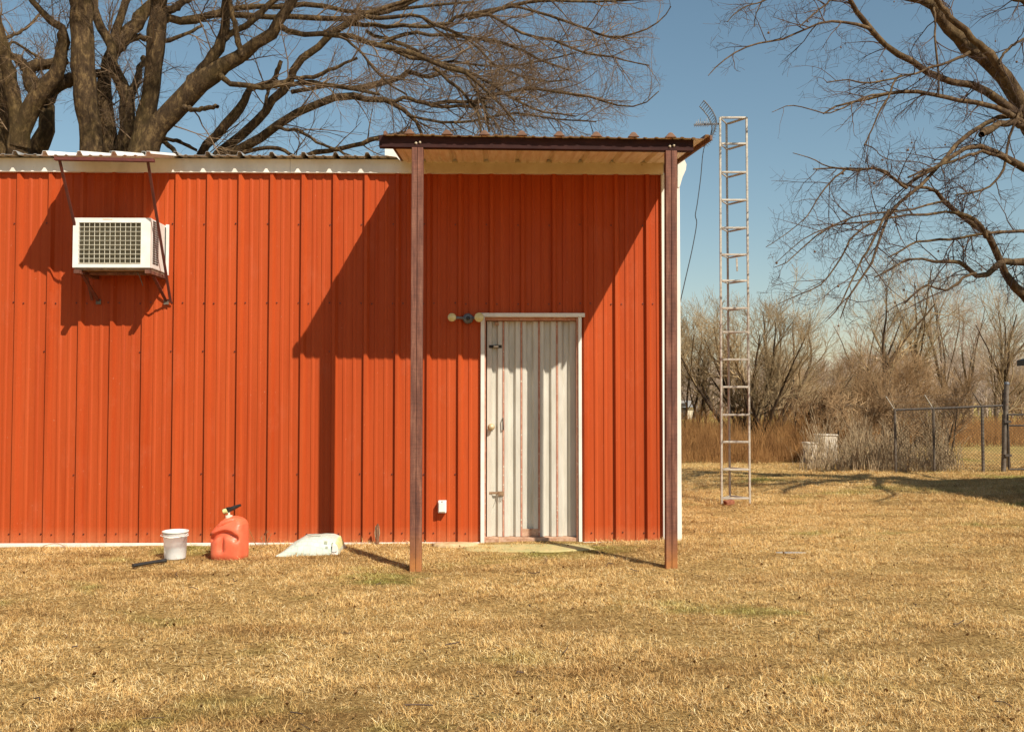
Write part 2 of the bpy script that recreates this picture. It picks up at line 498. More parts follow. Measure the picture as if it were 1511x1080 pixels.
M['twig_syc'] = noisy('dark_sycamore_twigs', (0.060, 0.040, 0.034), (0.13, 0.085, 0.062), 3, 0.85, spec=0.1)
M['seed'] = noisy('brown_seed_balls', (0.13, 0.075, 0.04), (0.20, 0.12, 0.07), 50, 0.95, spec=0.05)
M['twig_tan'] = noisy('tan_shrub_twigs', (0.22, 0.155, 0.08), (0.50, 0.36, 0.20), 1.2, 0.85, spec=0.1)
M['twig_rust'] = noisy('russet_thicket_twigs', (0.20, 0.12, 0.06), (0.44, 0.285, 0.15), 0.8, 0.85, spec=0.1)
M['twig_far'] = noisy('hazed_far_twigs', (0.33, 0.245, 0.19), (0.45, 0.35, 0.27), 0.6, 0.9, spec=0.05)  # paled towards pink, so distance haze sits in the twig colour
M['bark_bg'] = bark('dark_shrub_bark', (0.035, 0.022, 0.015), (0.09, 0.058, 0.036), (0.17, 0.115, 0.07), 5)  # dark brown bark of the background stems
M['reed'] = noisy('rust_brown_sedge', (0.16, 0.072, 0.026), (0.42, 0.22, 0.080), 2.6, 0.85, spec=0.1)
M['stalk'] = noisy('pale_dead_stalks', (0.15, 0.095, 0.05), (0.62, 0.47, 0.29), 14, 0.8, spec=0.1)
M['sand'] = noisy('pale_sandy_earth', (0.62, 0.45, 0.25), (0.46, 0.31, 0.15), 14, 0.95, bmp=0.6, bscale=80)
M['mat'] = noisy('faded_green_slab', (0.36, 0.33, 0.14), (0.52, 0.39, 0.165), 7, 0.95, bmp=0.6, bscale=90, spots=(30, 0.55, (0.56, 0.41, 0.20)))
M['conc'] = noisy('pale_concrete', (0.62, 0.53, 0.41), (0.48, 0.39, 0.28), 12, 0.9, bmp=0.4)
M['cab'] = noisy('pale_cabinet_paint', (0.72, 0.64, 0.52), (0.60, 0.50, 0.38), 3, 0.6)
M['farwall'] = noisy('cream_far_wall', (0.70, 0.62, 0.48), (0.60, 0.52, 0.38), 1, 0.8)
M['brick'] = noisy('red_brick', (0.17, 0.045, 0.022), (0.34, 0.13, 0.06), 30, 0.9, bmp=0.6)
M['cable'] = noisy('black_cable', (0.015, 0.015, 0.015), (0.03, 0.03, 0.03), 10, 0.6)
M['darkroof'] = noisy('dark_shed_roof', (0.045, 0.055, 0.05), (0.08, 0.09, 0.08), 3, 0.7)
M['shedwood'] = noisy('grey_shed_wood', (0.14, 0.10, 0.07), (0.24, 0.18, 0.12), 6, 0.85, (4, 4, 0.6))
M['yellow'] = noisy('pale_yellow_plastic', (0.70, 0.68, 0.30), (0.62, 0.60, 0.25), 20, 0.5)

# red polyethylene of the can: a little light passes through it
m, nt, b = mk('faded_red_polyethylene')
c = ramp(nt, noise(nt, gpos(nt), 7, 4), [(0.3, (0.68, 0.115, 0.050)), (0.7, (0.78, 0.185, 0.090))])
nt.links.new(c, b.inputs['Base Color']); b.inputs['Roughness'].default_value = 0.42
b.inputs['Subsurface Weight'].default_value = 0.10; b.inputs['Subsurface Radius'].default_value = (0.03, 0.008, 0.004)
b.inputs['Subsurface Scale'].default_value = 0.5
M['can'] = m
m, nt, b = mk('cloudy_clear_plastic')
b.inputs['Base Color'].default_value = (0.94, 0.93, 0.90, 1); b.inputs['Roughness'].default_value = 0.35
tr = nt.nodes.new('ShaderNodeBsdfTranslucent'); tr.inputs['Color'].default_value = (0.95, 0.94, 0.92, 1)
tp = nt.nodes.new('ShaderNodeBsdfTransparent')
m1 = nt.nodes.new('ShaderNodeMixShader'); m1.inputs[0].default_value = 0.45
m2 = nt.nodes.new('ShaderNodeMixShader'); m2.inputs[0].default_value = 0.20
nt.links.new(b.outputs[0], m1.inputs[1]); nt.links.new(tr.outputs[0], m1.inputs[2])
nt.links.new(m1.outputs[0], m2.inputs[1]); nt.links.new(tp.outputs[0], m2.inputs[2])
nt.links.new(m2.outputs[0], nt.nodes['Material Output'].inputs['Surface'])
M['tub'] = m
M['tubfill'] = noisy('milky_residue', (0.90, 0.89, 0.87), (0.78, 0.77, 0.74), 40, 0.5)
# feed sack: pale blue green print on white woven plastic
m, nt, b = mk('pale_green_woven_sack')
v = gpos(nt)
c1 = ramp(nt, noise(nt, v, 11, 5, 0.7), [(0.38, (0.64, 0.65, 0.55)), (0.52, (0.50, 0.56, 0.49)), (0.68, (0.68, 0.66, 0.54))])
br = nt.nodes.new('ShaderNodeTexBrick'); br.inputs['Scale'].default_value = 9; br.inputs['Mortar Size'].default_value = 0.035
br.inputs['Color1'].default_value = (1, 1, 1, 1); br.inputs['Color2'].default_value = (0.93, 0.95, 0.93, 1); br.inputs['Mortar'].default_value = (0.62, 0.70, 0.66, 1)
nt.links.new(gpos(nt, (1, 1, 1)), br.inputs['Vector'])
c1 = mixc(nt, 0.4, c1, br.outputs['Color'], 'MULTIPLY')
nt.links.new(c1, b.inputs['Base Color']); b.inputs['Roughness'].default_value = 0.45
bump(nt, b, noise(nt, v, 16, 5), 0.35, 0.008)
M['sack'] = m
M['sackprint'] = noisy('faded_dark_print', (0.22, 0.25, 0.18), (0.34, 0.33, 0.22), 60, 0.6)
M['sackyellow'] = noisy('faded_yellow_print', (0.66, 0.58, 0.20), (0.70, 0.66, 0.40), 25, 0.6)

# ---------------------------------------------------------------- the setting: ground
YW = 8.72                       # plane of the wall pans
def grid_ground():
    xs = np.concatenate([np.linspace(-900, -60, 12), np.linspace(-50, -12, 14), np.linspace(-10, 16, 105), np.linspace(18, 60, 15), np.linspace(80, 900, 12)])
    ys = np.concatenate([np.linspace(-60, 0, 8), np.linspace(1, 26, 101), np.linspace(28, 120, 30), np.linspace(130, 420, 20), np.linspace(480, 1600, 10)])
    X, Y = np.meshgrid(xs, ys)
    Z = gz(X, Y) + (Y < 26) * 0.006 * np.sin(X * 5.1 + Y) * np.sin(Y * 6.3)
    V = np.stack([X.ravel(), Y.ravel(), Z.ravel()], 1)
    nx = len(xs); i, j = np.meshgrid(np.arange(nx - 1), np.arange(len(ys) - 1))
    a = (j * nx + i).ravel()
    F = np.stack([a, a + 1, a + nx + 1, a + nx], 1)
    o = np_mesh('ground', V, F, M['ground'], smooth=True)
    tag(o, 'dry straw coloured lawn and pasture running back to the trees', None, kind='structure')
grid_ground()

# ---------------------------------------------------------------- the red metal building
RIB = 0.3048
XR0 = U(488.5, 585, YW)[0]       # left foot of one rib
XL, XCORN = -6.6, U(977, 585, YW)[0]
EAVE_Z = U(600, 257.5, YW)[2]
DX0, DX1 = U(711, 600, YW)[0], U(856, 600, YW)[0]
DTOP = U(780, 468, YW)[2]
bld = thing('metal_building', 'long red ribbed metal building with white trim and a white door', 'building', (-1, YW, 0))

PROFILE = [(0.0, 0.0), (0.013, 0.036), (0.040, 0.036), (0.062, 0.0),
           (0.111, 0.0), (0.1145, 0.0075), (0.133, 0.0075), (0.147, 0.0),
           (0.204, 0.0), (0.2075, 0.0075), (0.226, 0.0075), (0.240, 0.0)]
def rib_points(x0, x1, phase, prof=PROFILE, pitch=RIB):
    """(x, height) profile points between x0 and x1"""
    pts = []
    k = math.floor((x0 - phase) / pitch) - 1
    raw = []
    while phase + k * pitch < x1 + pitch:
        raw += [(phase + k * pitch + a, h) for a, h in prof]; k += 1
    def at(x):
        for (a, ha), (b2, hb) in zip(raw, raw[1:]):
            if a <= x <= b2: return ha + (hb - ha) * (x - a) / max(b2 - a, 1e-9)
        return 0
    pts = [(x0, at(x0))] + [p for p in raw if x0 + 1e-4 < p[0] < x1 - 1e-4] + [(x1, at(x1))]
    return pts

def add_wall_sheet(mb, x0, x1, z0, z1, off=0.0):
    pts = rib_points(x0, x1, XR0)
    n = len(pts)
    v = [(x, YW - h - off, z0) for x, h in pts] + [(x, YW - h - off, z1) for x, h in pts]
    v += [(x, YW - h - off + 0.0015, z0) for x, h in pts] + [(x, YW - h - off + 0.0015, z1) for x, h in pts]
    f = [(i, i + 1, n + i + 1, n + i) for i in range(n - 1)] + [(2*n + i + 1, 2*n + i, 3*n + i, 3*n + i + 1) for i in range(n - 1)]
    f += [(i, 2*n + i, 2*n + i + 1, i + 1) for i in range(n - 1)] + [(n - 1, 3*n - 1, 4*n - 1, 2*n - 1), (0, n, 3*n, 2*n)]
    mb.add(v, f)

k0 = math.floor((XL - XR0) / (3 * RIB))
edges = [XR0 + 3 * RIB * k + 0.064 for k in range(k0, 12)]
edges = [XL] + [e for e in edges if XL < e < XCORN] + [XCORN]
for i in range(len(edges) - 1):
    a, b_ = edges[i], edges[i + 1]
    mb = MB(); off = 0.0012 * (i % 2)
    if b_ <= DX0 or a >= DX1:
        add_wall_sheet(mb, a, b_, -0.02, EAVE_Z + 0.05, off)
    else:
        if a < DX0: add_wall_sheet(mb, a, DX0, -0.02, EAVE_Z + 0.05, off)
        if b_ > DX1: add_wall_sheet(mb, DX1, b_, -0.02, EAVE_Z + 0.05, off)
        add_wall_sheet(mb, max(a, DX0), min(b_, DX1), DTOP, EAVE_Z + 0.05, off)
    mb.build('wall_panel', M['red'], bld, fix=False)

# other walls of the building, seen only from a step to the side
BD = 4.6
mb = MB(); mb.box(XCORN + 0.10, XCORN + 0.14, YW + 0.02, YW + BD, 0.02, EAVE_Z + 0.1); mb.build('side_wall', M['red'], bld)
mb = MB(); mb.box(XL, XCORN + 0.14, YW + BD, YW + BD + 0.04, 0.02, EAVE_Z + 0.3); mb.build('rear_wall', M['red'], bld)
mb = MB(); mb.box(XL - 0.04, XL, YW - 0.02, YW + BD, 0.02, EAVE_Z + 0.1); mb.build('side_wall', M['red'], bld)

# screws along the girt lines
mb = MB()
zr = [U(400, 787, YW)[2], U(90, 700, YW)[2], U(90, 519, YW)[2], U(90, 447, YW)[2], U(90, 330, YW)[2]]
x = XR0 + RIB * math.ceil((XL - XR0) / RIB)
while x < XCORN - 0.1:
    for zi, z in enumerate(zr):
        for dx in ((-0.02, 0.082) if zi in (0, 3) else (-0.02,)):
            xx = x + dx + random.uniform(-0.004, 0.004)
            if DX0 - 0.03 < xx < DX1 + 0.03 and z < DTOP: continue
            if zi in (1, 2) and random.random() < 0.45: continue
            zz = z + random.uniform(-0.006, 0.006)
            mb.lathe((xx, YW - 0.001, zz), [(0.0080, 0), (0.0080, -0.003), (0.0055, -0.0035), (0.0055, -0.009), (0.0, -0.009)], 6, 'y', 0, False)
    x += RIB
o = mb.build('screw_heads', noisy('screw_paint', (0.07, 0.02, 0.014), (0.20, 0.05, 0.03), 30, 0.5, metal=0.4), bld); o['kind'] = 'stuff'

# eave fascia
FZ0, FZ1 = EAVE_Z, EAVE_Z + 0.133
fx_edges = [XL, U(430, 240, YW)[0] - 3.05, U(430, 240, YW)[0], XCORN + 0.02]
for a, b_ in zip(fx_edges, fx_edges[1:]):
    mb = MB()
    mb.prism_x([(YW - 0.052, FZ0), (YW - 0.050, FZ1), (YW + 0.02, FZ1), (YW + 0.02, FZ0 + 0.004), (YW - 0.030, FZ0)], a + 0.0015, b_ - 0.0015)
    mb.build('fascia', M['white'], bld)
# roof sheets
def add_roof_sheet(mb, x0, x1, yf, zf, yb, zb, phase, top=0, under=0, hs=1.0, thick=0.003):
    pts = rib_points(x0, x1, phase)
    n = len(pts)
    v = []
    for y, z in ((yf, zf), (yb, zb)):
        v += [(x, y, z + h * hs) for x, h in pts]
    for y, z in ((yf, zf), (yb, zb)):
        v += [(x, y, z + h * hs - thick) for x, h in pts]
    mb.add(v, [(i, i + 1, n + i + 1, n + i) for i in range(n - 1)], top)
    mb.add(v, [(2*n + i + 1, 2*n + i, 3*n + i, 3*n + i + 1) for i in range(n - 1)], under)
    mb.add(v, [(i, 2*n + i, 2*n + i + 1, i + 1) for i in range(n - 1)], top)
    mb.add(v, [(n - 1, 3*n - 1, 4*n - 1, 2*n - 1), (0, n, 3*n, 2*n)], top)
RP = U(307, 240, YW - 0.15)[0]      # a roof rib crest
XRE = XCORN + 0.2
x = RP - 3 * RIB * math.ceil((RP - XL) / (3 * RIB))
while x < XRE:
    mb = MB()
    add_roof_sheet(mb, max(x, XL - 0.1), min(x + 3 * RIB, XRE), YW - 0.163, FZ1 + 0.004, YW + BD + 0.1, FZ1 + 0.30, RP - 0.03)
    mb.build('roof_panel', M['galv'], bld, fix=False)
    x += 3 * RIB
# base trim
bx = U(0, 800, YW)[0]
for a, b_ in ((XL, -2.9), (-2.9, DX0 - 0.02), (DX1 + 0.02, XCORN)):
    mb = MB(); mb.box(a + 0.001, b_ - 0.001, YW - 0.062, YW - 0.036, -0.12, 0.004); mb.build('base_trim', M['white'], bld, 0.003)
# corner trim (visible either side of the canopy post)
cx1 = U(1003, 500, YW)[0]
mb = MB()
mb.prism_y([(XCORN - 0.004, 0.0), (cx1, 0.0), (cx1, EAVE_Z - 0.002), (XCORN - 0.004, EAVE_Z - 0.002)], YW - 0.045, YW - 0.002)
mb.build('corner_trim', M['white'], bld, 0.004)
# eave gutter of the far side seen end-on
gpoly = [U(u, v, YW - 0.05) for u, v in ((1000, 231), (1010, 236), (1013, 243), (1012, 251), (1007, 262), (1003, 276), (1000, 277))]
mb = MB(); mb.prism_y([(p[0], p[2]) for p in gpoly], YW - 0.052, YW + BD); mb.build('gutter', M['white'], bld)
# white flashing upstand at the left end of the canopy
fp = [U(u, v, YW - 0.17) for u, v in ((568, 218.5), (590, 218.5), (601, 240), (594, 241), (585, 232), (568, 229.5))]
mb = MB(); mb.prism_y([(p[0], p[2]) for p in fp], YW - 0.172, YW - 0.158); mb.build('flashing', M['white'], bld)

# ---- door frame and door
JW = U(715, 600, YW)[0] - U(709.3, 600, YW)[0]
YD = YW + 0.085
jl0 = U(709.3, 600, YW)[0]; jr1 = U(858, 600, YW)[0]
HT0, HT1 = U(780, 468.5, YW)[2], U(780, 462.5, YW)[2]
hx0, hx1 = U(708, 465, YW)[0], U(862.5, 465, YW)[0]
fr = MB().box(jl0, jl0 + JW, YW - 0.040, YW + 0.07, -0.02, HT0).build('door_frame', M['white'], bld, 0.003)
MB().box(jr1 - JW * 0.85, jr1, YW - 0.040, YW + 0.07, -0.02, HT0).build('jamb', M['white'], fr, 0.003)
MB().box(hx0, hx1, YW - 0.048, YW + 0.07, HT0 + 0.001, HT1).build('header', M['white'], fr, 0.003)
MB().box(jl0 + JW + 0.001, jl0 + JW + 0.012, YW - 0.02, YD + 0.05, 0.0, HT0 - 0.001).build('stop_strip', M['pink'], fr)
MB().box(jr1 - JW * 0.85 - 0.016, jr1 - JW * 0.85 - 0.001, YW - 0.02, YD + 0.05, 0.0, HT0 - 0.001).build('stop_strip', M['pink'], fr)
MB().box(jl0 + JW + 0.013, jr1 - JW - 0.012, YW + 0.01, YD + 0.05, HT0 - 0.028, HT0 - 0.001).build('stop_strip', M['pink'], fr)
MB().box(jl0 + JW + 0.001, jr1 - JW * 0.85 - 0.001, YW - 0.01, YD + 0.05, -0.03, 0.037).build('threshold', M['rustpatch'], fr, 0.003)
lx0, lx1 = U(718.2, 600, YD)[0], U(850, 600, YD)[0]
lz0, lz1 = 0.040, HT0 - 0.032
seams = [U(u, 600, YD)[0] for u in (743, 769.5, 795.5, 822)]
# raised trapezoid ribs between the seams; their left flanks stand in shade
prof = [(lx0, 0.0)]
marks = [lx0] + seams + [lx1]
for i in range(5):
    a, b_ = marks[i], marks[i + 1]
    w = b_ - a
    prof += [(a + 0.012 if i else a + 0.004, 0.018), (a + w * 0.24 if i else a + w * .28, 0.018), (a + w * 0.36, -0.016), (a + w * 0.58, -0.016), (a + w * 0.68, 0.018), (b_ - 0.012 if i < 4 else b_ - 0.004, 0.018), (b_ - 0.006 if i < 4 else b_, 0.006)]
n = len(prof)
mb = MB()
v = [(x, YD - h, lz0) for x, h in prof] + [(x, YD - h, lz1) for x, h in prof] + [(x, YD + 0.03, lz0) for x, h in prof] + [(x, YD + 0.03, lz1) for x, h in prof]
f = [(i, i + 1, n + i + 1, n + i) for i in range(n - 1)] + [(2*n+i+1, 2*n+i, 3*n+i, 3*n+i+1) for i in range(n-1)] + [(n+i, n+i+1, 3*n+i+1, 3*n+i) for i in range(n-1)] + [(i+1, i, 2*n+i, 2*n+i+1) for i in range(n-1)] + [(0, n, 3*n, 2*n), (n-1, 3*n-1, 4*n-1, 2*n-1)]
mb.add(v, f)
door = mb.build('door', M['door'], bld, fix=False); door['label'] = 'off white ribbed metal door with pinkish seams'
for s in seams:
    mb = MB(); mb.box(s - 0.009, s + 0.006, YD - 0.024, YD - 0.004, lz0 + 0.002, lz1 - 0.002); mb.build('seam_strip', M['pink'], door, 0.002)
p = U(780, 784, YD - 0.03)
MB().box(U(768, 780, YD)[0], U(794, 780, YD)[0], YD - 0.0225, YD - 0.0185, lz0 + 0.002, lz0 + 0.075).build('rusted_patch', M['rustpatch'], door)
kn = U(725, 630, YD - 0.05)
mb = MB(); mb.lathe((kn[0], YD - 0.018, kn[2]), [(0.034, 0.0), (0.034, -0.006), (0.014, -0.010), (0.012, -0.030), (0.026, -0.038), (0.030, -0.052), (0.022, -0.064), (0.0, -0.067)], 20, 'y')
mb.build('door_knob', noisy('tarnished_brass', (0.50, 0.38, 0.20), (0.62, 0.50, 0.32), 30, 0.5, metal=0.3), door)
pt, pb = U(742, 617, YD - 0.04), U(742, 634, YD - 0.04)
mb = MB(); mb.tube([(pt[0], YD - 0.026, pt[2]), (pt[0], YD - 0.05, pt[2] - 0.012), (pt[0] + 0.004, YD - 0.05, pb[2] + 0.012), (pt[0] + 0.004, YD - 0.026, pb[2])], 0.0055, 8)
mb.build('pull_handle', M['slot'], door)
for (u, v) in ((731, 511.5), ):
    c = U(u, v, YD - 0.02)
    mb = MB(); mb.box(c[0] - 0.062, c[0] + 0.062, YD - 0.024, YD - 0.0185, c[2] - 0.014, c[2] + 0.016)
    la = mb.build('latch', M['slot'], door, 0.002)
    MB().box(c[0] - 0.018, c[0] + 0.03, YD - 0.034, YD - 0.0245, c[2] - 0.010, c[2] + 0.010).build('bolt', M['conc'], la, 0.003)
c = U(732, 727, YD - 0.02)
mb = MB(); mb.box(c[0] - 0.065, c[0] + 0.055, YD - 0.024, YD - 0.0185, c[2] - 0.012, c[2] + 0.010)
mb.box(c[0] + 0.02, c[0] + 0.075, YD - 0.030, YD - 0.0245, c[2] - 0.030, c[2] + 0.016)
la = mb.build('hasp', noisy('tan_rust_hasp', (0.32, 0.22, 0.12), (0.22, 0.12, 0.06), 30, 0.7), door, 0.002)
mb = MB()
for dx in (0.0, 0.03, 0.045):
    mb.tube([(c[0] + 0.03 + dx * .4, YD - 0.03, c[2] - 0.02), (c[0] + 0.015 + dx * .8, YD - 0.034, c[2] - 0.06), (c[0] + 0.0 + dx * 1.3, YD - 0.03, c[2] - 0.10 + dx * .5)], 0.0025, 5)
mb.build('wire_tie', M['steelpost'], la)
c = U(733, 476, YD)
MB().box(c[0] - 0.02, c[0] + 0.02, YD - 0.03, YD - 0.0185, c[2] - 0.03, c[2] + 0.0).build('bracket', M['rustpatch'], door, 0.002)

# ---------------------------------------------------------------- porch canopy
YF, YP = 7.25, 7.33
can = thing('porch_canopy', 'rusty brown porch canopy on two steel posts in front of the door', 'canopy', (0, YP, 0))
ZBL, ZBR = U(600, 219, YP)[2], U(1000, 224, YP)[2]
def beam_z(x):
    xa, xb = U(600, 219, YP)[0], U(1000, 224, YP)[0]
    return ZBL + (ZBR - ZBL) * (x - xa) / (xb - xa)
bx0, bx1 = U(560, 210, YP)[0], U(1022, 210, YP)[0]
BH = 0.094
mb = MB()
v = []
for x in (bx0, bx1):
    z = beam_z(x)
    v += [(x, YP - 0.03, z), (x, YP + 0.03, z), (x, YP + 0.03, z + BH), (x, YP - 0.03, z + BH)]
mb.add(v, [(0, 3, 2, 1), (4, 5, 6, 7), (0, 1, 5, 4), (1, 2, 6, 5), (2, 3, 7, 6), (3, 0, 4, 7)])
mb.build('beam', M['darkbeam'], can, 0.003)
# sheets: front edge follows the beam, back edge lies on the building roof
ph = U(604, 197, YF)[0] - 0.03
sx0, sx1 = U(570, 200, YF)[0], U(1047, 203, YF)[0]
ZBK = U(800, 241, YW - 0.06)[2]
YB = YW + 0.02
k = math.floor((sx0 - ph) / (3 * RIB))
x = ph + 3 * RIB * k + 0.064
while x < sx1:
    a, b_ = max(x, sx0), min(x + 3 * RIB, sx1)
    if b_ - a > 0.02:
        pts = rib_points(a, b_, ph); n = len(pts)
        v = []
        for off in (0, -0.003):
            for y in (YF, YP, YB):
                t = (y - YP) / (YW - 0.06 - YP)
                for xx, h in pts:
                    z0 = beam_z(xx) + BH + 0.004
                    zb = ZBK + 0.004
                    sag = 0.004 * math.sin(xx * 9 + 1) if y == YF else 0
                    v.append((xx, y, z0 + (zb - z0) * t + h + off + sag))
        mb = MB()
        for r_ in range(2):
            mb.add(v, [(r_*n + i, r_*n + i + 1, (r_+1)*n + i + 1, (r_+1)*n + i) for i in range(n - 1)], 0)
            mb.add(v, [((3+r_)*n + i + 1, (3+r_)*n + i, (4+r_)*n + i, (4+r_)*n + i + 1) for i in range(n - 1)], 1)
            mb.add(v, [(r_*n + n - 1, (3+r_)*n + n - 1, (4+r_)*n + n - 1, (r_+1)*n + n - 1), (r_*n, (r_+1)*n, (4+r_)*n, (3+r_)*n)], 0)
        mb.add(v, [(i, 3*n + i, 3*n + i + 1, i + 1) for i in range(n - 1)], 0)
        mb.build('roof_sheet', [M['brown_top'], M['tan_under']], can, fix=False)
    x += 3 * RIB
# rake trims at both ends, closures that cap the ribs along the front
for x0, sgn, nm in ((sx0, -1, 'rake_trim'), (sx1, 1, 'rake_trim')):
    mb = MB()
    za = beam_z(x0) + BH
    v = []
    for y in (YF - 0.012, YB - 0.17 if sgn < 0 else YB):
        t = (y - YP) / (YW - 0.06 - YP)
        z = za + (ZBK - za) * t
        d = 0.004 if sgn < 0 else 0.012
        v += [(x0, y, z + 0.034), (x0 + sgn * 0.022, y, z + 0.026), (x0 + sgn * 0.022, y, z - d), (x0, y, z - d)]
    mb.add(v, [(0,1,2,3),(4,7,6,5),(0,4,5,1),(1,5,6,2),(2,6,7,3),(3,7,4,0)])
    mb.build(nm, M['brown_top'], can, 0.004)
mb = MB()
kk = 0
x = ph
while x < sx1 - 0.05:
    if x > sx0 - 0.01:
        z = beam_z(x + 0.03) + BH - 0.004 + 0.014
        mb.prism_y([(x - 0.016, z - 0.010), (x + 0.002, z + 0.010), (x + 0.014, z + 0.026), (x + 0.030, z + 0.031), (x + 0.046, z + 0.027), (x + 0.060, z + 0.011), (x + 0.080, z - 0.010)], YF - 0.006, YF + 0.02)
    x += RIB
mb.build('rib_closures', M['brown_top'], can, 0.004)['kind'] = 'stuff'

def post(uT, uB, vB, name='post'):
    a, c_ = U(uT, 219, YP), U(uB, vB, YP)
    zt = beam_z(a[0]) - 0.001
    w = 0.094
    mb = MB()
    g = float(gz(c_[0], YP)) - 0.15
    for s in (-1, 1):         # two channels back to back with a dark joint between
        xm_t, xm_b = a[0] + s * (w * 0.255), c_[0] + s * (w * 0.255)
        mb.bar((xm_b, YP, g), (xm_t, YP, zt), w * 0.485, 0.075, 0, (0, 1, 0))
    o = mb.build(name, M['rust'], can, 0.004)
    mb = MB(); mb.bar((c_[0], YP + 0.004, g), (a[0], YP + 0.004, zt - 0.002), w * 0.10, 0.06, 0, (0, 1, 0)); mb.build('joint', M['darkbeam'], o)
    return a[0], c_[0]
for (uT, uB, vB) in ((616.5, 613.5, 840), (989.5, 990.0, 835)):
    xt, xb = post(uT, uB, vB)
    for dx, dz in ((-0.012, 0.035), (0.022, 0.042)):
        mb = MB(); z = beam_z(xt) + dz
        mb.lathe((xt + dx, YP - 0.031, z), [(0.011, 0), (0.011, -0.003), (0.007, -0.004), (0.007, -0.011), (0.0, -0.012)], 6, 'y', 0, False)
        mb.build('bolt', M['conc'], can)
# purlin lying on top of the wall under the sheets
MB().box(U(612, 250, YW - 0.06)[0], XCORN + 0.01, YW - 0.062, YW - 0.054, FZ0 - 0.002, FZ0 + 0.113).build('back_trim', noisy('cream_trim', (0.66, 0.55, 0.38), (0.56, 0.43, 0.27), 5, 0.6, spots=(22, 0.66, (0.3, 0.2, 0.12))), can, 0.003)

# ---------------------------------------------------------------- air conditioner with its awning
ac = thing('window_air_conditioner', 'boxy white window air conditioner sticking out of the red wall', 'air conditioner', (-3.6, YW, 2.4))
YA = YW - 0.43
a0, a1 = U(108, 321.5, YA), U(221.5, 395, YA)
ax0, ax1, az1, az0 = a0[0], a1[0], a0[2], a1[2]
g0, g1 = U(117, 328.5, YA), U(207.5, 388.5, YA)
mb = MB()
mb.box(ax0, ax1, YA + 0.04, YW - 0.002, az0, az1)
body = mb.build('casing', M['acwhite'], ac, 0.006)
mb = MB()
mb.box(ax0, g0[0], YA, YA + 0.038, az0, az1); mb.box(g1[0], ax1, YA, YA + 0.038, az0, az1)
mb.box(g0[0], g1[0], YA, YA + 0.038, g0[2], az1); mb.box(g0[0], g1[0], YA, YA + 0.038, az0, g1[2])
mb.build('front_frame', M['acwhite'], ac)
MB().box(g0[0] + .001, g1[0] - .001, YA + 0.020, YA + 0.036, g1[2] + .001, g0[2] - .001).build('coil', M['coil'], ac)
mb = MB()
nz = 26
for i in range(nz):
    z = g1[2] + (g0[2] - g1[2]) * (i + 0.5) / nz
    mb.box(g0[0] + .002, g1[0] - .002, YA + 0.013, YA + 0.019, z - 0.0030, z + 0.0025)
mb.build('fins', noisy('olive_fins', (0.125, 0.105, 0.065), (0.07, 0.058, 0.034), 30, 0.5), ac)['kind'] = 'stuff'
mb = MB()
for i in range(13):
    x = g0[0] + (g1[0] - g0[0]) * i / 12
    mb.box(x - 0.0017, x + 0.0017, YA - 0.002, YA + 0.0035, g1[2], g0[2])
for i in range(10):
    z = g1[2] + (g0[2] - g1[2]) * i / 9
    mb.box(g0[0], g1[0], YA - 0.0055, YA - 0.0022, z - 0.0017, z + 0.0017)
mb.build('grille', M['wire'], ac)
# side louvres
for j in range(2):
    for i in range(19):
        z = az0 + 0.045 + (az1 - az0 - 0.075) * i / 18
        y0 = YA + 0.055 + j * 0.075
        mb = MB(); mb.add([(ax1 + 0.0005, y0, z), (ax1 + 0.0005, y0 + 0.062, z), (ax1 + 0.0005, y0 + 0.062, z + 0.013), (ax1 + 0.0005, y0, z + 0.013),
                           (ax1 + 0.004, y0, z + 0.001), (ax1 + 0.004, y0 + 0.062, z + 0.001), (ax1 + 0.004, y0 + 0.062, z + 0.012), (ax1 + 0.004, y0, z + 0.012)],
                          [(0,3,2,1),(4,5,6,7),(0,1,5,4),(1,2,6,5),(2,3,7,6),(3,0,4,7)])
        if i == 0 and j == 0:
            first = mb.build('louvre', M['slot'], ac); lz, ly = z, y0
        else:
            o = first.copy(); COL.objects.link(o); o.parent = ac
            o.matrix_parent_inverse = first.matrix_parent_inverse.copy(); o.location = (0, y0 - ly, z - lz)
MB().box(ax1 + 0.0005, ax1 + 0.005, YW - 0.075, YW - 0.060, az0 + 0.03, az1 - 0.02).build('slot', M['slot'], ac)
MB().box(ax1 - 0.002, ax1 + 0.028, YW - 0.052, YW - 0.034, az0 - 0.02, az1 + 0.012).build('flange', M['acwhite'], ac, 0.002)
MB().box(ax0 + 0.27, ax0 + 0.36, YA - 0.0015, YA - 0.0002, az1 - 0.017, az1 - 0.010).build('badge', M['conc'], ac)
MB().box(ax0 + 0.01, ax1 - 0.01, YA + 0.02, YW - 0.05, az0 - 0.022, az0 - 0.001).build('drip_pan', noisy('stained_pan', (0.30, 0.22, 0.14), (0.20, 0.12, 0.07), 12, 0.7), ac)
# steel shelf that carries it
sh = thing('air_conditioner_shelf', 'rusty steel bracket shelf bolted under the white air conditioner', 'bracket', (-3.4, YW, 2.3))
for (x, mt) in ((ax0 + 0.05, M['oxide']), (ax1 - 0.012, M['oxide'])):
    MB().box(x - 0.025, x + 0.025, YA - 0.03, YW - 0.036, az0 - 0.058, az0 - 0.024).build('rail', M['rust'], sh, 0.002)
    q = U(0, 445, YW)[2]
    MB().bar((x, YA + 0.10, az0 - 0.06), (x + 0.02, YW - 0.037, q), 0.028, 0.010, 0, (0, 1, 0)).build('strut', mt, sh)
    MB().box(x - 0.004, x + 0.044, YW - 0.042, YW - 0.036, q - 0.03, q + 0.02).build('foot_plate', M['steelpost'], sh)
MB().box(ax0 + 0.10, ax1 - 0.06, YA + 0.12, YA + 0.16, az0 - 0.050, az0 - 0.026).build('crossbar', M['rust'], sh, 0.002)
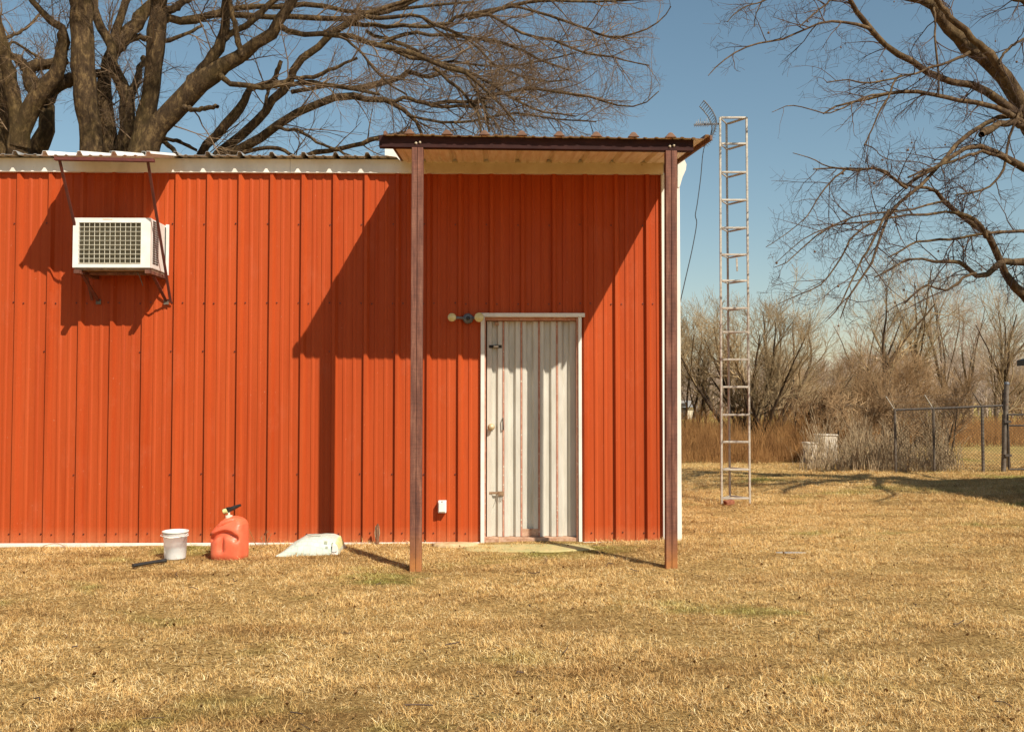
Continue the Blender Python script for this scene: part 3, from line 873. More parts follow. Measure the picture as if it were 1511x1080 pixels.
mb = MB(); c = U(196, 405, YA + 0.1)
mb.tube([c, c + np.array([0.03, 0, 0.03]), c + np.array([0.06, 0, -0.01]), c + np.array([0.075, 0.05, -0.10])], 0.004, 6)
mb.build('drain_wire', M['steelpost'], sh)

aw = thing('air_conditioner_awning', 'small white corrugated awning on rusty rods above the air conditioner', 'awning', (-3.6, YW, 3.6))
YAF = YW - 0.77
wx0, wx1 = U(122, 240, YW)[0], U(268, 236, YW)[0]
zf = U(150, 229.5, YAF)[2]; zb_ = zf + 0.23 * 0.82
phA = U(117, 226, YAF)[0] - 0.03
mb = MB(); mid = wx0 + 0.46
add_roof_sheet(mb, wx0 - 0.05, mid, YAF, zf, YW + 0.02, zb_, phA, hs=1.1); mb.build('sheet', M['white_sheet'], aw, fix=False)
mb = MB(); add_roof_sheet(mb, mid, wx1, YAF, zf, YW + 0.02, zb_, phA, hs=1.1); mb.build('sheet', M['white_sheet'], aw, fix=False)
b0, b1 = U(80, 233, YAF + 0.02), U(227, 236.5, YAF + 0.02)
MB().bar((b0[0], YAF + 0.03, zf - 0.024), (b1[0], YAF + 0.03, zf - 0.036), 0.04, 0.03).build('front_bar', M['oxide'], aw, 0.002)
for u0, u1, vv in ((88, 136, 443), (218, 252, 447)):
    p = U(u0, 238, YAF + 0.03); q = U(u1, vv, YW - 0.03)
    MB().bar((p[0], YAF + 0.03, zf - 0.04), q, 0.024, 0.012, 0, (0, 1, 0)).build('support_rod', M['oxide'], aw, 0.001)

# ---------------------------------------------------------------- fittings on the wall
fl = thing('twin_floodlight', 'twin round outdoor lamp with yellowed lenses beside the door top', 'outdoor light', (0, YW, 2.1))
c = U(690.5, 470, YW - 0.06)
mb = MB(); mb.lathe((c[0], YW - 0.033, c[2]), [(0.050, 0.0), (0.052, -0.02), (0.046, -0.034), (0.024, -0.040), (0.0, -0.041)], 20, 'y'); mb.build('base_plate', M['lampgrey'], fl)
mb = MB(); mb.lathe((c[0] + 0.002, YW - 0.074, c[2] + 0.002), [(0.019, 0.0), (0.019, -0.018), (0.010, -0.024), (0.0, -0.024)], 14, 'y'); mb.build('sensor', M['black'], fl)
for u, r_, sd in ((667, 0.041, -1), (707, 0.046, 1)):
    e = U(u, 468.5, YW - 0.13)
    mb = MB(); mb.tube([(c[0] + sd * 0.035, YW - 0.055, c[2]), (c[0] + sd * 0.065, YW - 0.075, c[2] + 0.005), (e[0] - sd * 0.02, YW - 0.10, e[2])], [0.016, 0.013, 0.017], 10)
    arm = mb.build('arm', M['lampgrey'], fl)
    mb = MB(); mb.lathe((e[0], YW - 0.145, e[2]), [(0.0, 0.075), (r_ * .45, 0.07), (r_ * .55, 0.04), (r_, 0.004), (r_, 0.0)], 20, 'y')
    lh = mb.build('lamp_head', M['conc'], fl)
    mb = MB(); mb.lathe((e[0], YW - 0.145, e[2]), [(r_ * .97, -0.001), (r_ * .7, -0.011), (0.0, -0.016)], 20, 'y'); mb.build('lens', M['bulb'], lh)

ob = thing('outlet_box', 'small white weatherproof outlet box low on the wall', 'outlet', (0, YW, 0.3))
a, b_ = U(646.5, 738.5, YW - 0.06), U(658.5, 756.5, YW - 0.06)
MB().box(a[0], b_[0], YW - 0.078, YW - 0.004, b_[2], a[2]).build('housing', M['acwhite'], ob, 0.006)
MB().box(a[0] + 0.008, b_[0] - 0.008, YW - 0.088, YW - 0.079, b_[2] + 0.012, a[2] - 0.014).build('cover_flap', M['acwhite'], ob, 0.003)
mb = MB(); mb.lathe(((a[0] + b_[0]) / 2, YW - 0.079, a[2] - 0.008), [(0.006, 0), (0.006, -0.006), (0, -0.007)], 8, 'y'); mb.build('screw', M['slot'], ob)

# ---------------------------------------------------------------- slab and bare earth at the door
def blob(cx, cy, rx, ry, h, name, mat, label, cat, kind=None, n=44, seed=0, sq=2.0):
    rr = random.Random(seed)
    V = []; F = []
    rings = [(1.0, -0.03), (0.97, 0.35), (0.9, 0.85), (0.6, 1.0), (0.0001, 1.0)]
    jit = [1 + rr.uniform(-0.07, 0.07) for _ in range(n)]
    for f_, hh in rings:
        for k in range(n):
            a = 2 * math.pi * k / n
            ca, sa = math.cos(a), math.sin(a)
            q = (abs(ca) ** sq + abs(sa) ** sq) ** (-1 / sq)
            x = cx + rx * f_ * q * ca * jit[k]; y = cy + ry * f_ * q * sa * jit[k]
            V.append((x, y, float(gz(x, y)) + (hh * h if hh > 0 else -0.05)))
    for i in range(len(rings) - 1):
        for k in range(n):
            F.append((i*n + k, i*n + (k+1) % n, (i+1)*n + (k+1) % n, (i+1)*n + k))
    mb = MB(); mb.add(V, F, 0, True); o = mb.build(name, mat)
    tag(o, label, cat, kind=kind)
    return o
c = U(780, 805, 8.28)
blob(c[0], 8.36, 0.60, 0.19, 0.010, 'doorstep_slab', M['mat'], 'flat faded greenish slab sunk in the grass before the door', 'doorstep', sq=5, seed=3)
c = U(672, 797, 8.5)
blob(c[0], 8.50, 0.22, 0.10, 0.030, 'sand_patch', M['sand'], 'pale patch of bare sandy earth against the wall left of the door', None, 'structure', seed=5)
blob(U(1172, 815, 7.9)[0], 8.0, 0.14, 0.035, 0.006, 'flat_stone', noisy('blue_grey_stone', (0.26, 0.25, 0.24), (0.36, 0.33, 0.29), 12, 0.9), 'flat greyish stone sunk in the lawn right of the canopy', 'stone', seed=6)

# ---------------------------------------------------------------- plastic tub, fuel can, sack, bar
def tub():
    y = 7.98; p = U(258.5, 818, y); g = float(gz(p[0], y))
    t = thing('plastic_tub', 'cloudy clear plastic tub with whitish residue beside the red can', 'tub', (p[0], y, g))
    s = 0.91
    rt, rb, h = 0.116 * s, 0.096 * s, 0.272 * s
    mb = MB(); mb.lathe((p[0], y, g), [(0.0, 0.006), (rb, 0.006), (rb + .003, 0.012), (rt - .006, h - 0.045), (rt - 0.001, h - 0.045), (rt - .001, h - 0.012)], 32)
    mb.build('wall', M['tub'], t)
    mb = MB(); mb.lathe((p[0], y, g), [(rt - .001, h - 0.012), (rt + .006, h - 0.012), (rt + .007, h - 0.002), (rt + .002, h), (rt - .006, h - .001), (rt - .008, h - .03)], 32)
    mb.build('rim', M['acwhite'], t)
    mb = MB(); mb.lathe((p[0], y, g), [(rt - .001, h - 0.048), (rt + .005, h - 0.048), (rt + .005, h - 0.041), (rt - .001, h - 0.041)], 32); mb.build('band', M['acwhite'], t)
    mb = MB(); rr = random.Random(4); n = 28
    V = []; F = []
    for k in range(n):
        a = 2 * math.pi * k / n
        V += [(p[0] + (rb - .002) * math.cos(a), y + (rb - .002) * math.sin(a), g + 0.010), (p[0] + (rb + .006) * math.cos(a), y + (rb + .006) * math.sin(a), g + h * 0.42 + rr.uniform(-.01, .012))]
    V.append((p[0], y, g + h * .36))
    for k in range(n):
        k2 = (k + 1) % n
        F += [(2*k, 2*k2, 2*k2+1, 2*k+1), (2*k+1, 2*k2+1, 2*n)]
    mb.add(V, F, 0, True); mb.build('residue', M['tubfill'], t)
    hx = p[0] + 0.11 * s
    mb = MB(); mb.tube([(p[0] - (rt + .006), y, g + h - .02), (p[0] - rt, y - 0.07, g + h - .035), (p[0], y - rt - 0.012, g + h - .05), (p[0] + rt, y - 0.07, g + h - .035), (p[0] + rt + .006, y, g + h - .02)], 0.0025, 6)
    mb.build('handle', M['acwhite'], t)
tub()

def gas_can():
    y = 7.98; p = U(339, 819, y); g = float(gz(p[0], y)) - 0.004
    t = thing('fuel_can', 'faded red plastic fuel can with black and yellow spout', 'fuel can', (p[0], y, g))
    # cross sections by height: half width x, half depth y, x offset, y offset
    secs = [(0.000, 0.128, 0.100, 0, 0), (0.012, 0.143, 0.114, 0, 0), (0.05, 0.147, 0.118, 0, 0), (0.16, 0.147, 0.118, 0.0, 0), (0.235, 0.146, 0.117, 0, 0), (0.262, 0.144, 0.112, 0.001, 0.002),
            (0.292, 0.138, 0.100, 0.004, 0.006), (0.322, 0.115, 0.084, 0.010, 0.012), (0.348, 0.080, 0.066, 0.010, 0.018), (0.366, 0.046, 0.046, -0.002, 0.02), (0.372, 0.022, 0.03, -0.004, 0.02), (0.373, 0.001, 0.001, -0.004, 0.02)]
    n = 48; V = []; F = []
    rot = R(-12)
    for (h, wx, wy, ox, oy) in secs:
        for k in range(n):
            a = 2 * math.pi * k / n
            ca, sa = math.cos(a), math.sin(a); e = 4.2
            q = (abs(ca) ** e + abs(sa) ** e) ** (-1 / e)
            x = wx * q * ca + ox; yy = wy * q * sa + oy
            hh = h
            # right shoulder stands higher than the left one
            if h > 0.26: hh = h + 0.018 * (x / 0.14) * (1 if x > 0 else 1.8)
            # moulded T-shaped recess in the front face: a bar across and a stem
            if yy < -0.06:
                d = 0
                bar = math.exp(-((hh - 0.225 - 0.035 * math.exp(-(x / 0.06) ** 2)) / 0.026) ** 2) * (1 if abs(x) < 0.115 else 0)
                stem = math.exp(-((x + 0.014) / 0.017) ** 4) * (1 if 0.085 < hh < 0.235 else 0)
                d = 0.034 * max(bar, stem)
                yy += d
            xr = x * math.cos(rot) - yy * math.sin(rot); yr = x * math.sin(rot) + yy * math.cos(rot)
            V.append((p[0] + xr, y + yr, g + hh))
    # refine rows for the recess
    rows = []
    for i in range(len(secs) - 1):
        steps = 6 if 0.05 <= secs[i][0] < 0.30 else 1
        for s in range(steps):
            rows.append((i, s / steps))
    rows.append((len(secs) - 1, 0))
    V2 = []
    hs_all = []
    for (i, w) in rows:
        j = min(i + 1, len(secs) - 1)
        S = [secs[i][q] * (1 - w) + secs[j][q] * w for q in range(5)]
        h, wx, wy, ox, oy = S
        for k in range(n):
            a = 2 * math.pi * (k + 0.5) / n
            ca, sa = math.cos(a), math.sin(a); e = 4.2
            q = (abs(ca) ** e + abs(sa) ** e) ** (-1 / e)
            x = wx * q * ca + ox; yy = wy * q * sa + oy
            hh = h
            if h > 0.24: hh = h + 0.020 * (x / 0.14) * (1 if x > 0 else 1.5) * min(1, (h - 0.24) / 0.05)
            if yy < -0.05:
                arch = 0.250 - 0.9 * x * x * 4
                bar = math.exp(-((hh - arch + 0.012) / 0.024) ** 2) * (1 if abs(x + 0.005) < 0.128 else 0)
                stem = (math.exp(-((x + 0.020) / 0.014) ** 4)) * (1 if 0.085 < hh < 0.245 else 0)
                yy += 0.046 * max(bar, 0.75 * stem)
            xr = x * math.cos(rot) - yy * math.sin(rot); yr = x * math.sin(rot) + yy * math.cos(rot)
            V2.append((p[0] + xr, y + yr, g + hh))
    for i in range(len(rows) - 1):
        for k in range(n):
            F.append((i*n + k, i*n + (k+1) % n, (i+1)*n + (k+1) % n, (i+1)*n + k))
    mb = MB(); mb.add(V2, F, 0, True); body = mb.build('body', M['can'], t)
    # handle ridge across the shoulder
    mb = MB(); mb.tube([(p[0] - 0.095, y - 0.04, g + 0.262), (p[0] - 0.05, y - 0.055, g + 0.318), (p[0] + 0.02, y - 0.05, g + 0.345), (p[0] + 0.09, y - 0.02, g + 0.335), (p[0] + 0.125, y + 0.0, g + 0.30)], [0.022, 0.026, 0.026, 0.024, 0.018], 12)
    mb.build('handle', M['can'], t)
    top = (p[0] - 0.010, y + 0.0, g + 0.372)
    mb = MB(); mb.lathe(top, [(0.030, -0.02), (0.030, 0.010), (0.010, 0.014), (0.006, 0.045), (0.0, 0.046)], 16); mb.build('neck', M['conc'], t)
    sx, sz = top[0], top[2] + 0.050
    mb = MB(); mb.tube([(sx - 0.050, y, sz - 0.008), (sx - 0.014, y, sz + 0.004)], [0.024, 0.026], 14); sp = mb.build('spout', M['black'], t)
    mb = MB(); mb.tube([(sx - 0.046, y - 0.012, sz - 0.006), (sx - 0.012, y - 0.012, sz + 0.004)], [0.021, 0.022], 12); mb.build('yellow_collar', M['yellow'], sp)
    mb = MB(); mb.tube([(sx - 0.014, y, sz + 0.002), (sx + 0.03, y - 0.005, sz + 0.020), (sx + 0.065, y - 0.01, sz + 0.036), (sx + 0.105, y - 0.012, sz + 0.052)], [0.019, 0.020, 0.016, 0.011], 14); mb.build('nozzle', M['black'], sp)
    MB().box(sx - 0.018, sx + 0.004, y - 0.028, y + 0.02, sz + 0.018, sz + 0.032).build('trigger', M['black'], sp, 0.002)
gas_can()

def sack():
    y = 8.22; a, b_ = U(415, 811, y), U(505, 811, y)
    cx = (a[0] + b_[0]) / 2; hw = (b_[0] - a[0]) / 2
    g = float(gz(cx, y))
    t = thing('feed_sack', 'plump pale green and white printed sack lying against the wall', 'sack', (cx, y, g))
    nx, ny = 34, 26
    def surf(s, w):          # s along x -1..1 ; w across -1..1 (front to back)
        h = (0.150 + 0.012 * w) * (1 - abs(w) ** 3.4) ** 0.6 * (1 - max(0, s - 0.45) ** 2 * 0.9)
        h *= math.sin(min(1, (s + 1.0) / 0.95) * math.pi / 2) ** 0.95
        h = h * (1 - max(0, (s - 0.86) / 0.14) ** 2)
        h += 0.004 * math.sin(6 * s + 2 * w) * math.sin(4 * w + 2) + 0.0015 * math.sin(19 * s * (1 + .2 * w))
        return max(h, 0.004) if abs(w) < .99 and abs(s) < .995 else 0.002
    V = []
    for j in range(ny + 1):
        w = -1 + 2 * j / ny
        for i in range(nx + 1):
            s = -1 + 2 * i / nx
            shear = 0.22 * (w + 1) / 2 if s < 0 else 0.02 * (w + 1)
            x = cx + hw * (s * (1 - 0.10 * (w + 1) / 2 * (s < 0)) + shear * (1 if s < 0 else 0.3) * (abs(s)))
            V.append((x, y + 0.19 * w + 0.02 * s, g + surf(s, w) + 0.004))
    nb = len(V)
    V += [(v_[0], v_[1], g - 0.01) for v_ in V]
    F = []
    W = nx + 1
    for j in range(ny):
        for i in range(nx):
            q = j * W + i
            F.append((q, q + 1, q + W + 1, q + W))
    rim = [i for i in range(W)] + [j * W + nx for j in range(1, ny + 1)] + [ny * W + i for i in range(nx - 1, -1, -1)] + [j * W for j in range(ny - 1, 0, -1)]
    for q in range(len(rim)):
        u_, v_ = rim[q], rim[(q + 1) % len(rim)]
        F.append((v_, u_, u_ + nb, v_ + nb))
    mb = MB(); mb.add(V, F, 0, True); bd = mb.build('bag', M['sack'], t)
    # folded, printed right end and the bottom seam
    def patch(s0, s1, w0, w1, mat, name, lift=0.0035, n=8):
        VV = []; FF = []
        for j in range(n + 1):
            w = w0 + (w1 - w0) * j / n
            for i in range(n + 1):
                s = s0 + (s1 - s0) * i / n
                shear = 0.22 * (w + 1) / 2 if s < 0 else 0.02 * (w + 1)
                x = cx + hw * (s * (1 - 0.10 * (w + 1) / 2 * (s < 0)) + shear * (1 if s < 0 else 0.3) * abs(s))
                VV.append((x, y + 0.19 * w + 0.02 * s - lift * .6, g + surf(s, w) + 0.004 + lift))
        for j in range(n):
            for i in range(n):
                q = j * (n + 1) + i; FF.append((q, q + 1, q + n + 2, q + n + 1))
        m_ = MB(); m_.add(VV, FF, 0, True); return m_.build(name, mat, bd, fix=False)
    patch(0.86, 0.97, -0.75, 0.6, M['sackyellow'], 'yellow_print')
    patch(0.50, 0.60, -0.82, -0.70, M['sackprint'], 'print_mark'); patch(0.56, 0.64, -0.93, -0.88, M['sackprint'], 'print_mark')
    patch(0.74, 0.79, -0.93, -0.74, M['sackprint'], 'print_mark'); patch(-0.10, 0.32, -0.30, -0.24, M['sackprint'], 'print_line', 0.0025); patch(-0.2, 0.25, 0.05, 0.10, M['sackprint'], 'print_line', 0.0025)
    e = (cx + hw * 0.90, y - 0.19)
    mb = MB(); mb.prism_y([(e[0] - 0.03, g + 0.10), (e[0] + 0.012, g + 0.085), (e[0] + 0.02, g - 0.01), (e[0] - 0.035, g - 0.012)], e[1] + 0.01, e[1] + 0.018); mb.build('flap', M['acwhite'], bd, 0.003)
sack()

def bar_():
    y = 7.55; a, b_ = U(196, 833, 7.48), U(245, 824.5, 7.72)
    mb = MB(); g = float(gz(-2.9, 7.6)) + 0.03
    mb.tube([(a[0], 7.48, g), ((a[0] + b_[0]) / 2, 7.6, g + 0.003), (b_[0], 7.72, g)], [0.017, 0.014, 0.017], 8)
    o = mb.build('rubber_hose_piece', M['black']); tag(o, 'short black piece of hose lying in the grass before the tub', 'hose')
bar_()

# stump of a dead plant, weeds by the wall, dry grass hoop
def weed(name, label, x, y, stems, mat, seed, thick=0.0035):
    rng = np.random.default_rng(seed); g = float(gz(x, y))
    P = []; Rr = []
    for (dx, dy, h, lean) in stems:
        pts = np.array([[x + dx, y + dy, g - 0.01], [x + dx + lean * .3, y + dy, g + h * .4], [x + dx + lean * .65, y + dy - .01, g + h * .75], [x + dx + lean, y + dy - .01, g + h]])
        P.append(pts + rng.normal(0, 0.004, pts.shape)); Rr.append(np.array([1, .85, .65, .35]) * thick)
    P = np.array(P); Rr = np.array(Rr)
    t = thing(name, label, 'weed', (x, y, g))
    V, F = tubes(P, Rr, 5); np_mesh('stem', V, F, mat, t)
    P2, R2 = spawn(P, Rr, 9, 0.045, 0.9, 3, 0.1, 0.3, 0.35, 0.6, rng=rng)
    V, F = tubes(P2, R2, 3); o = np_mesh('twigs', V, F, mat, t); o['kind'] = 'stuff'
    return t
p = U(557, 795, 8.62)
st = thing('dead_plant_stub', 'short brown dead plant stub standing against the red wall', 'plant', (p[0], 8.6, 0))
mb = MB(); g = float(gz(p[0], 8.6))
mb.tube([(p[0], 8.60, g - .02), (p[0] + .003, 8.6, g + .08), (p[0] - .004, 8.61, g + .16), (p[0] + .006, 8.60, g + .195)], [0.020, 0.017, 0.016, 0.008], 9); mb.build('stem', noisy('rotten_brown_stem', (0.12, 0.05, 0.025), (0.25, 0.12, 0.06), 30, 0.95, bmp=0.6), st)
mb = MB()
for s in (-1, 1):
    mb.tube([(p[0] + s * .012, 8.60, g + .05), (p[0] + s * .022, 8.595, g + .11), (p[0] + s * .016, 8.60, g + .18)], [0.006, .005, .002], 6)
mb.build('side_shoots', M['stalk'], st)
p = U(392, 796, 8.6)
weed('dry_weed', 'dark twiggy weed between the red can and the sack', p[0], 8.60, [(0, 0, .15, .01), (.012, .01, .11, .03), (-.015, 0, .09, -.03)], M['twig_rust'], 3)
p = U(382, 792, 8.55)
weed('dry_weed', 'two long leaning straw stems right behind the red can', p[0], 8.5, [(0.02, 0, .10, -.13), (0.0, 0, .22, -.10)], M['reed'], 5, 0.003)
p = U(803, 828, 7.6)
weed('dry_weed', 'tiny dark sprig alone in the lawn in front of the door', p[0], 7.55, [(0, 0, .06, .005), (.01, 0, .04, .015)], M['twig_rust'], 9)
p = U(985, 945, 5.15)
p = U(1208, 950, 5.1)
weed('dry_weed', 'thin dark sprig alone in the open lawn at right', p[0], 5.1, [(0, 0, .09, .0), (.006, 0, .06, -.01)], M['bark_bg'], 11, 0.002)
hp = []
c = U(78, 812, 8.1)
for k in range(15):
    a = R(-20 + 250 * k / 14)
    hp.append((c[0] + 0.10 * math.cos(a), 8.1 + 0.03 * math.sin(a * 2), float(gz(c[0], 8.1)) + 0.05 + 0.06 * math.sin(a)))
mb = MB(); mb.tube(hp, 0.003, 6); tag(mb.build('dead_vine', M['twig_rust']), 'thin dead vine curled in a hoop at the foot of the wall', 'vine')

# ---------------------------------------------------------------- lattice ladder mast and antenna
YL = 11.45
ld = thing('ladder_mast', 'tall pale triangular lattice mast with ladder rungs right of the building', 'mast', (U(1085, 745, YL)[0], YL, 0))
lt, lb = U(1062.5, 173, YL), U(1065, 748, YL)
rt_, rb_ = U(1101.5, 173, YL), U(1106.5, 748, YL)
bt_, bb_ = U(1072, 184, YL + 0.27), U(1077, 738, YL + 0.27)
gL = float(gz(lb[0], YL)) - 0.05
for a, b_ in ((lt, lb), (rt_, rb_), (bt_, bb_)):
    b2 = b_.copy(); b2[2] = gL
    a2 = a.copy(); a2[2] = lt[2]
    MB().bar(b2, a2, 0.026, 0.026, 0, (0, 1, 0)).build('leg', M['alu'], ld, 0.004)
def on(a, b_, z):
    t = (z - b_[2]) / (a[2] - b_[2]); return b_ + (a - b_) * t
for v in (174, 212.5, 254.5, 295.5, 336.5, 376, 414.5, 455, 490, 530.5, 571, 612, 652, 692.5, 735):
    z = U(1084, v, YL)[2]
    L_, R_, B_ = on(lt, lb, z), on(rt_, rb_, z), on(bt_, bb_, z)
    d = np.array([0.0135, 0, 0])
    MB().box(L_[0] + 0.0135, R_[0] - 0.0135, YL - 0.016, YL + 0.012, z - 0.012, z + 0.012).build('rung', M['alu'], ld, 0.003)
    MB().bar(L_ + np.array([0.006, 0.014, 0]), B_ + np.array([-0.005, -0.014, 0]), 0.014, 0.014).build('brace', M['alu'], ld)
    MB().bar(R_ + np.array([-0.01, 0.016, 0.001]), B_ + np.array([0.014, -0.004, 0.001]), 0.052, 0.012).build('brace', M['alu'], ld)
q = U(1087, 381, YL)
MB().bar(q, q + np.array([0.006, 0, -0.17]), 0.022, 0.010).build('strap', M['alu'], ld, 0.002)
# red brick at the foot
c = U(1075, 744, YL - 0.05)
bk = MB(); bk.box(-0.06, 0.06, -0.045, 0.045, 0, 0.055); o = bk.build('broken_brick', M['brick'], None, 0.012)
o.location = (c[0], YL - 0.08, float(gz(c[0], YL)) + 0.01); o.rotation_euler = (0.1, -0.12, 0.3)
tag(o, 'broken red brick in the grass at the foot of the mast', 'brick')

YAn = YL + 0.02
an = thing('tv_antenna', 'dark spiny television antenna fixed to the top of the mast', 'antenna', (U(1050, 185, YAn)[0], YAn, U(1050, 185, YAn)[2]))
a, b_ = U(1024, 184.5, YAn), U(1063, 183, YAn)
MB().bar(a, b_, 0.018, 0.022).build('boom', M['lampgrey'], an)
mb = MB()
for i in range(7):
    q = U(1027 + i * 3.2, 184, YAn); h = 0.045 + 0.02 * (i % 3)
    mb.tube([q - np.array([0, 0, 0.02]), q + np.array([0.004, 0, h])], 0.003, 5)
    mb.tube([q - np.array([0, 0.11, 0]), q + np.array([0, 0.11, 0])], 0.003, 5)
mb.build('director_rods', M['alu'], an)
arc = [U(u, v, YAn) for u, v in ((1035.5, 153), (1042, 160), (1048, 168), (1052.5, 177), (1054, 186), (1052, 196), (1047, 206), (1041, 213))]
for dy in (-0.12, 0.12):
    mb = MB(); mb.tube([p_ + np.array([0, dy, 0]) for p_ in arc], 0.008, 6); mb.build('reflector_frame', M['lampgrey'], an)
mb = MB(); full = smooth_path(np.hstack([np.array(arc), np.zeros((8, 1))]), 20)[:, :3]
for i, p_ in enumerate(full):
    mb.tube([p_ + np.array([0, -0.13, 0]), p_ + np.array([0, 0.13, 0])], 0.0035, 5)
    n_ = full[min(i + 1, 19)] - full[max(i - 1, 0)]; n_ = np.array([n_[2], 0, -n_[0]]); n_ /= np.linalg.norm(n_)
    mb.tube([p_, p_ - n_ * 0.045], 0.003, 4)
mb.build('reflector_rods', M['lampgrey'], an)
mb = MB(); pts = [U(1046, 207, YAn), U(1038, 222, 11.2), U(1034, 262, 10.9), U(1029, 300, 10.6), U(1026, 318, 10.4), U(1028, 330, 10.3), U(1022, 365, 10.0), U(1013, 405, 9.6), U(1003, 447, 9.2), U(998, 452, 9.0)]
sm = smooth_path([[*p_, 0] for p_ in pts], 30)[:, :3]
mb.tube(sm, 0.0055, 6); o = mb.build('antenna_cable', M['cable']); tag(o, 'slack black cable hanging from the antenna to the building corner', 'cable')

# ---------------------------------------------------------------- chain link fence and gate
YFc = 15.95
def top_z(u, v): return U(u, v, YFc)[2]
fence = thing('chain_link_fence', 'low rusty chain link fence with slanted barbed wire arms', 'fence', (U(1400, 700, YFc)[0], YFc, 0))
fu = [(1321, 604), (1378, 602), (1450, 599)]
fx = [(U(u, 650, YFc)[0], U(u, v, YFc)[2]) for u, v in fu]
xe, ze = U(1480, 650, YFc)[0], U(1480, 597.5, YFc)[2]
for i, (x, z) in enumerate(fx):
    g = float(gz(x, YFc)) - 0.05
    mb = MB(); mb.tube([(x, YFc, g), (x, YFc, z)], 0.022 if i != 2 else 0.027, 10); po = mb.build('post', M['steelpost'], fence)
    mb = MB(); mb.bar((x - 0.02, YFc, z + 0.01), (x - 0.17, YFc - 0.03, z + 0.23), 0.026, 0.012); mb.build('arm', M['alu' if i < 2 else 'steelpost'], po)
mb = MB(); mb.tube([(x, YFc, z - 0.01) for x, z in fx] + [(xe, YFc, ze - 0.01)], 0.021, 10); mb.build('top_rail', M['darkrail'], fence)
def chain(x0, x1, y, z0a, z1a, z0b, z1b, parent, pitch=0.062):
    P = []
    L_ = x1 - x0; H = max(z1a - z0a, z1b - z0b)
    n = int((L_ + H) / pitch)
    for i in range(n):
        for sgn in (1, -1):
            xs = x0 - H + i * pitch if sgn > 0 else x0 + i * pitch
            pa = [xs, 0.0]; pb = [xs + sgn * H, H]
            # clip to the panel
            def clip(pp, qq):
                (ax_, az_), (bx_, bz_) = pp, qq
                t0, t1 = 0, 1
                dx = bx_ - ax_
                for lim, s in ((x0, 1), (x1, -1)):
                    da, db = s * (ax_ - lim), s * (bx_ - lim)
                    if da < 0 and db < 0: return None
                    if da < 0: t0 = max(t0, da / (da - db))
                    elif db < 0: t1 = min(t1, da / (da - db))
                if t1 - t0 < 1e-3: return None
                return (ax_ + dx * t0, az_ + (bz_ - az_) * t0), (ax_ + dx * t1, az_ + (bz_ - az_) * t1)
            r_ = clip(pa, pb)
            if r_:
                (a1, b1), (a2, b2) = r_
                zb0 = z0a + (z0b - z0a) * (a1 - x0) / L_; zb1 = z0a + (z0b - z0a) * (a2 - x0) / L_
                P.append([[a1, y + 0.003 * sgn, zb0 + b1], [a2, y + 0.003 * sgn, zb1 + b2]])
    P = np.array(P); Rr = np.full(P.shape[:2], 0.0022)
    V, F = tubes(P, Rr, 3); o = np_mesh('chain_link_mesh', V, F, M['chain'], parent); o['kind'] = 'stuff'
chain(fx[0][0], xe, YFc - 0.03, float(gz(fx[0][0], YFc)) + .02, fx[0][1], float(gz(xe, YFc)) + .02, ze, fence)
mb = MB()
for k in range(3):
    mb.tube([(x - 0.17 * (k + 1) / 3.2 - .02, YFc - 0.03 * (k + 1) / 3, z + 0.23 * (k + 1) / 3.2) for x, z in fx], 0.0018, 4)
mb.build('barbed_wire', M['chain'], fence)
# gate post pair (one plumb and dark, one leaning and pale) and gate
gp = thing('gate_post', 'tall weathered steel gate post leaning beside the slim tree', 'post', (U(1480, 700, YFc)[0], YFc, 0))
t_, b_ = U(1485.5, 566, YFc + 0.05), U(1480, 703, YFc + 0.05)
mb = MB(); mb.tube([(b_[0], YFc + .05, -.1), t_], 0.042, 12); mb.build('pipe', M['steelpost'], gp)
mb = MB(); mb.lathe((t_[0], YFc + .05, t_[2]), [(0.046, -0.02), (0.046, 0.01), (0.03, 0.03), (0, 0.036)], 12); mb.build('cap', M['lampgrey'], gp)
for z in (0.35, 0.95):
    MB().box(b_[0] + .01, b_[0] + 0.13, YFc - 0.02, YFc + 0.03, z - 0.02, z + 0.02).build('hinge', M['darkrail'], gp)
ga = thing('chain_link_gate', 'chain link gate with double top rail at the far right edge', 'gate', (U(1500, 700, YFc)[0], YFc, 0))
gx0, gx1 = U(1488, 650, YFc)[0], U(1488, 650, YFc)[0] + 3.0
zt1, zt2 = U(1495, 611.5, YFc)[2], U(1495, 628, YFc)[2]
gg = float(gz(gx0, YFc))
mb = MB()
mb.tube([(gx0, YFc, gg + .05), (gx0, YFc, zt1), (gx1, YFc, zt1), (gx1, YFc, gg + .05), (gx0, YFc, gg + .05)], 0.017, 8)
mb.build('frame', M['darkrail'], ga)
MB().tube([(gx0, YFc + .035, zt2), (gx1, YFc + .035, zt2)], 0.015, 8).build('rail', M['darkrail'], ga)
chain(gx0, gx1, YFc - 0.02, gg + .06, zt1 - .01, gg + .06, zt1 - .01, ga)

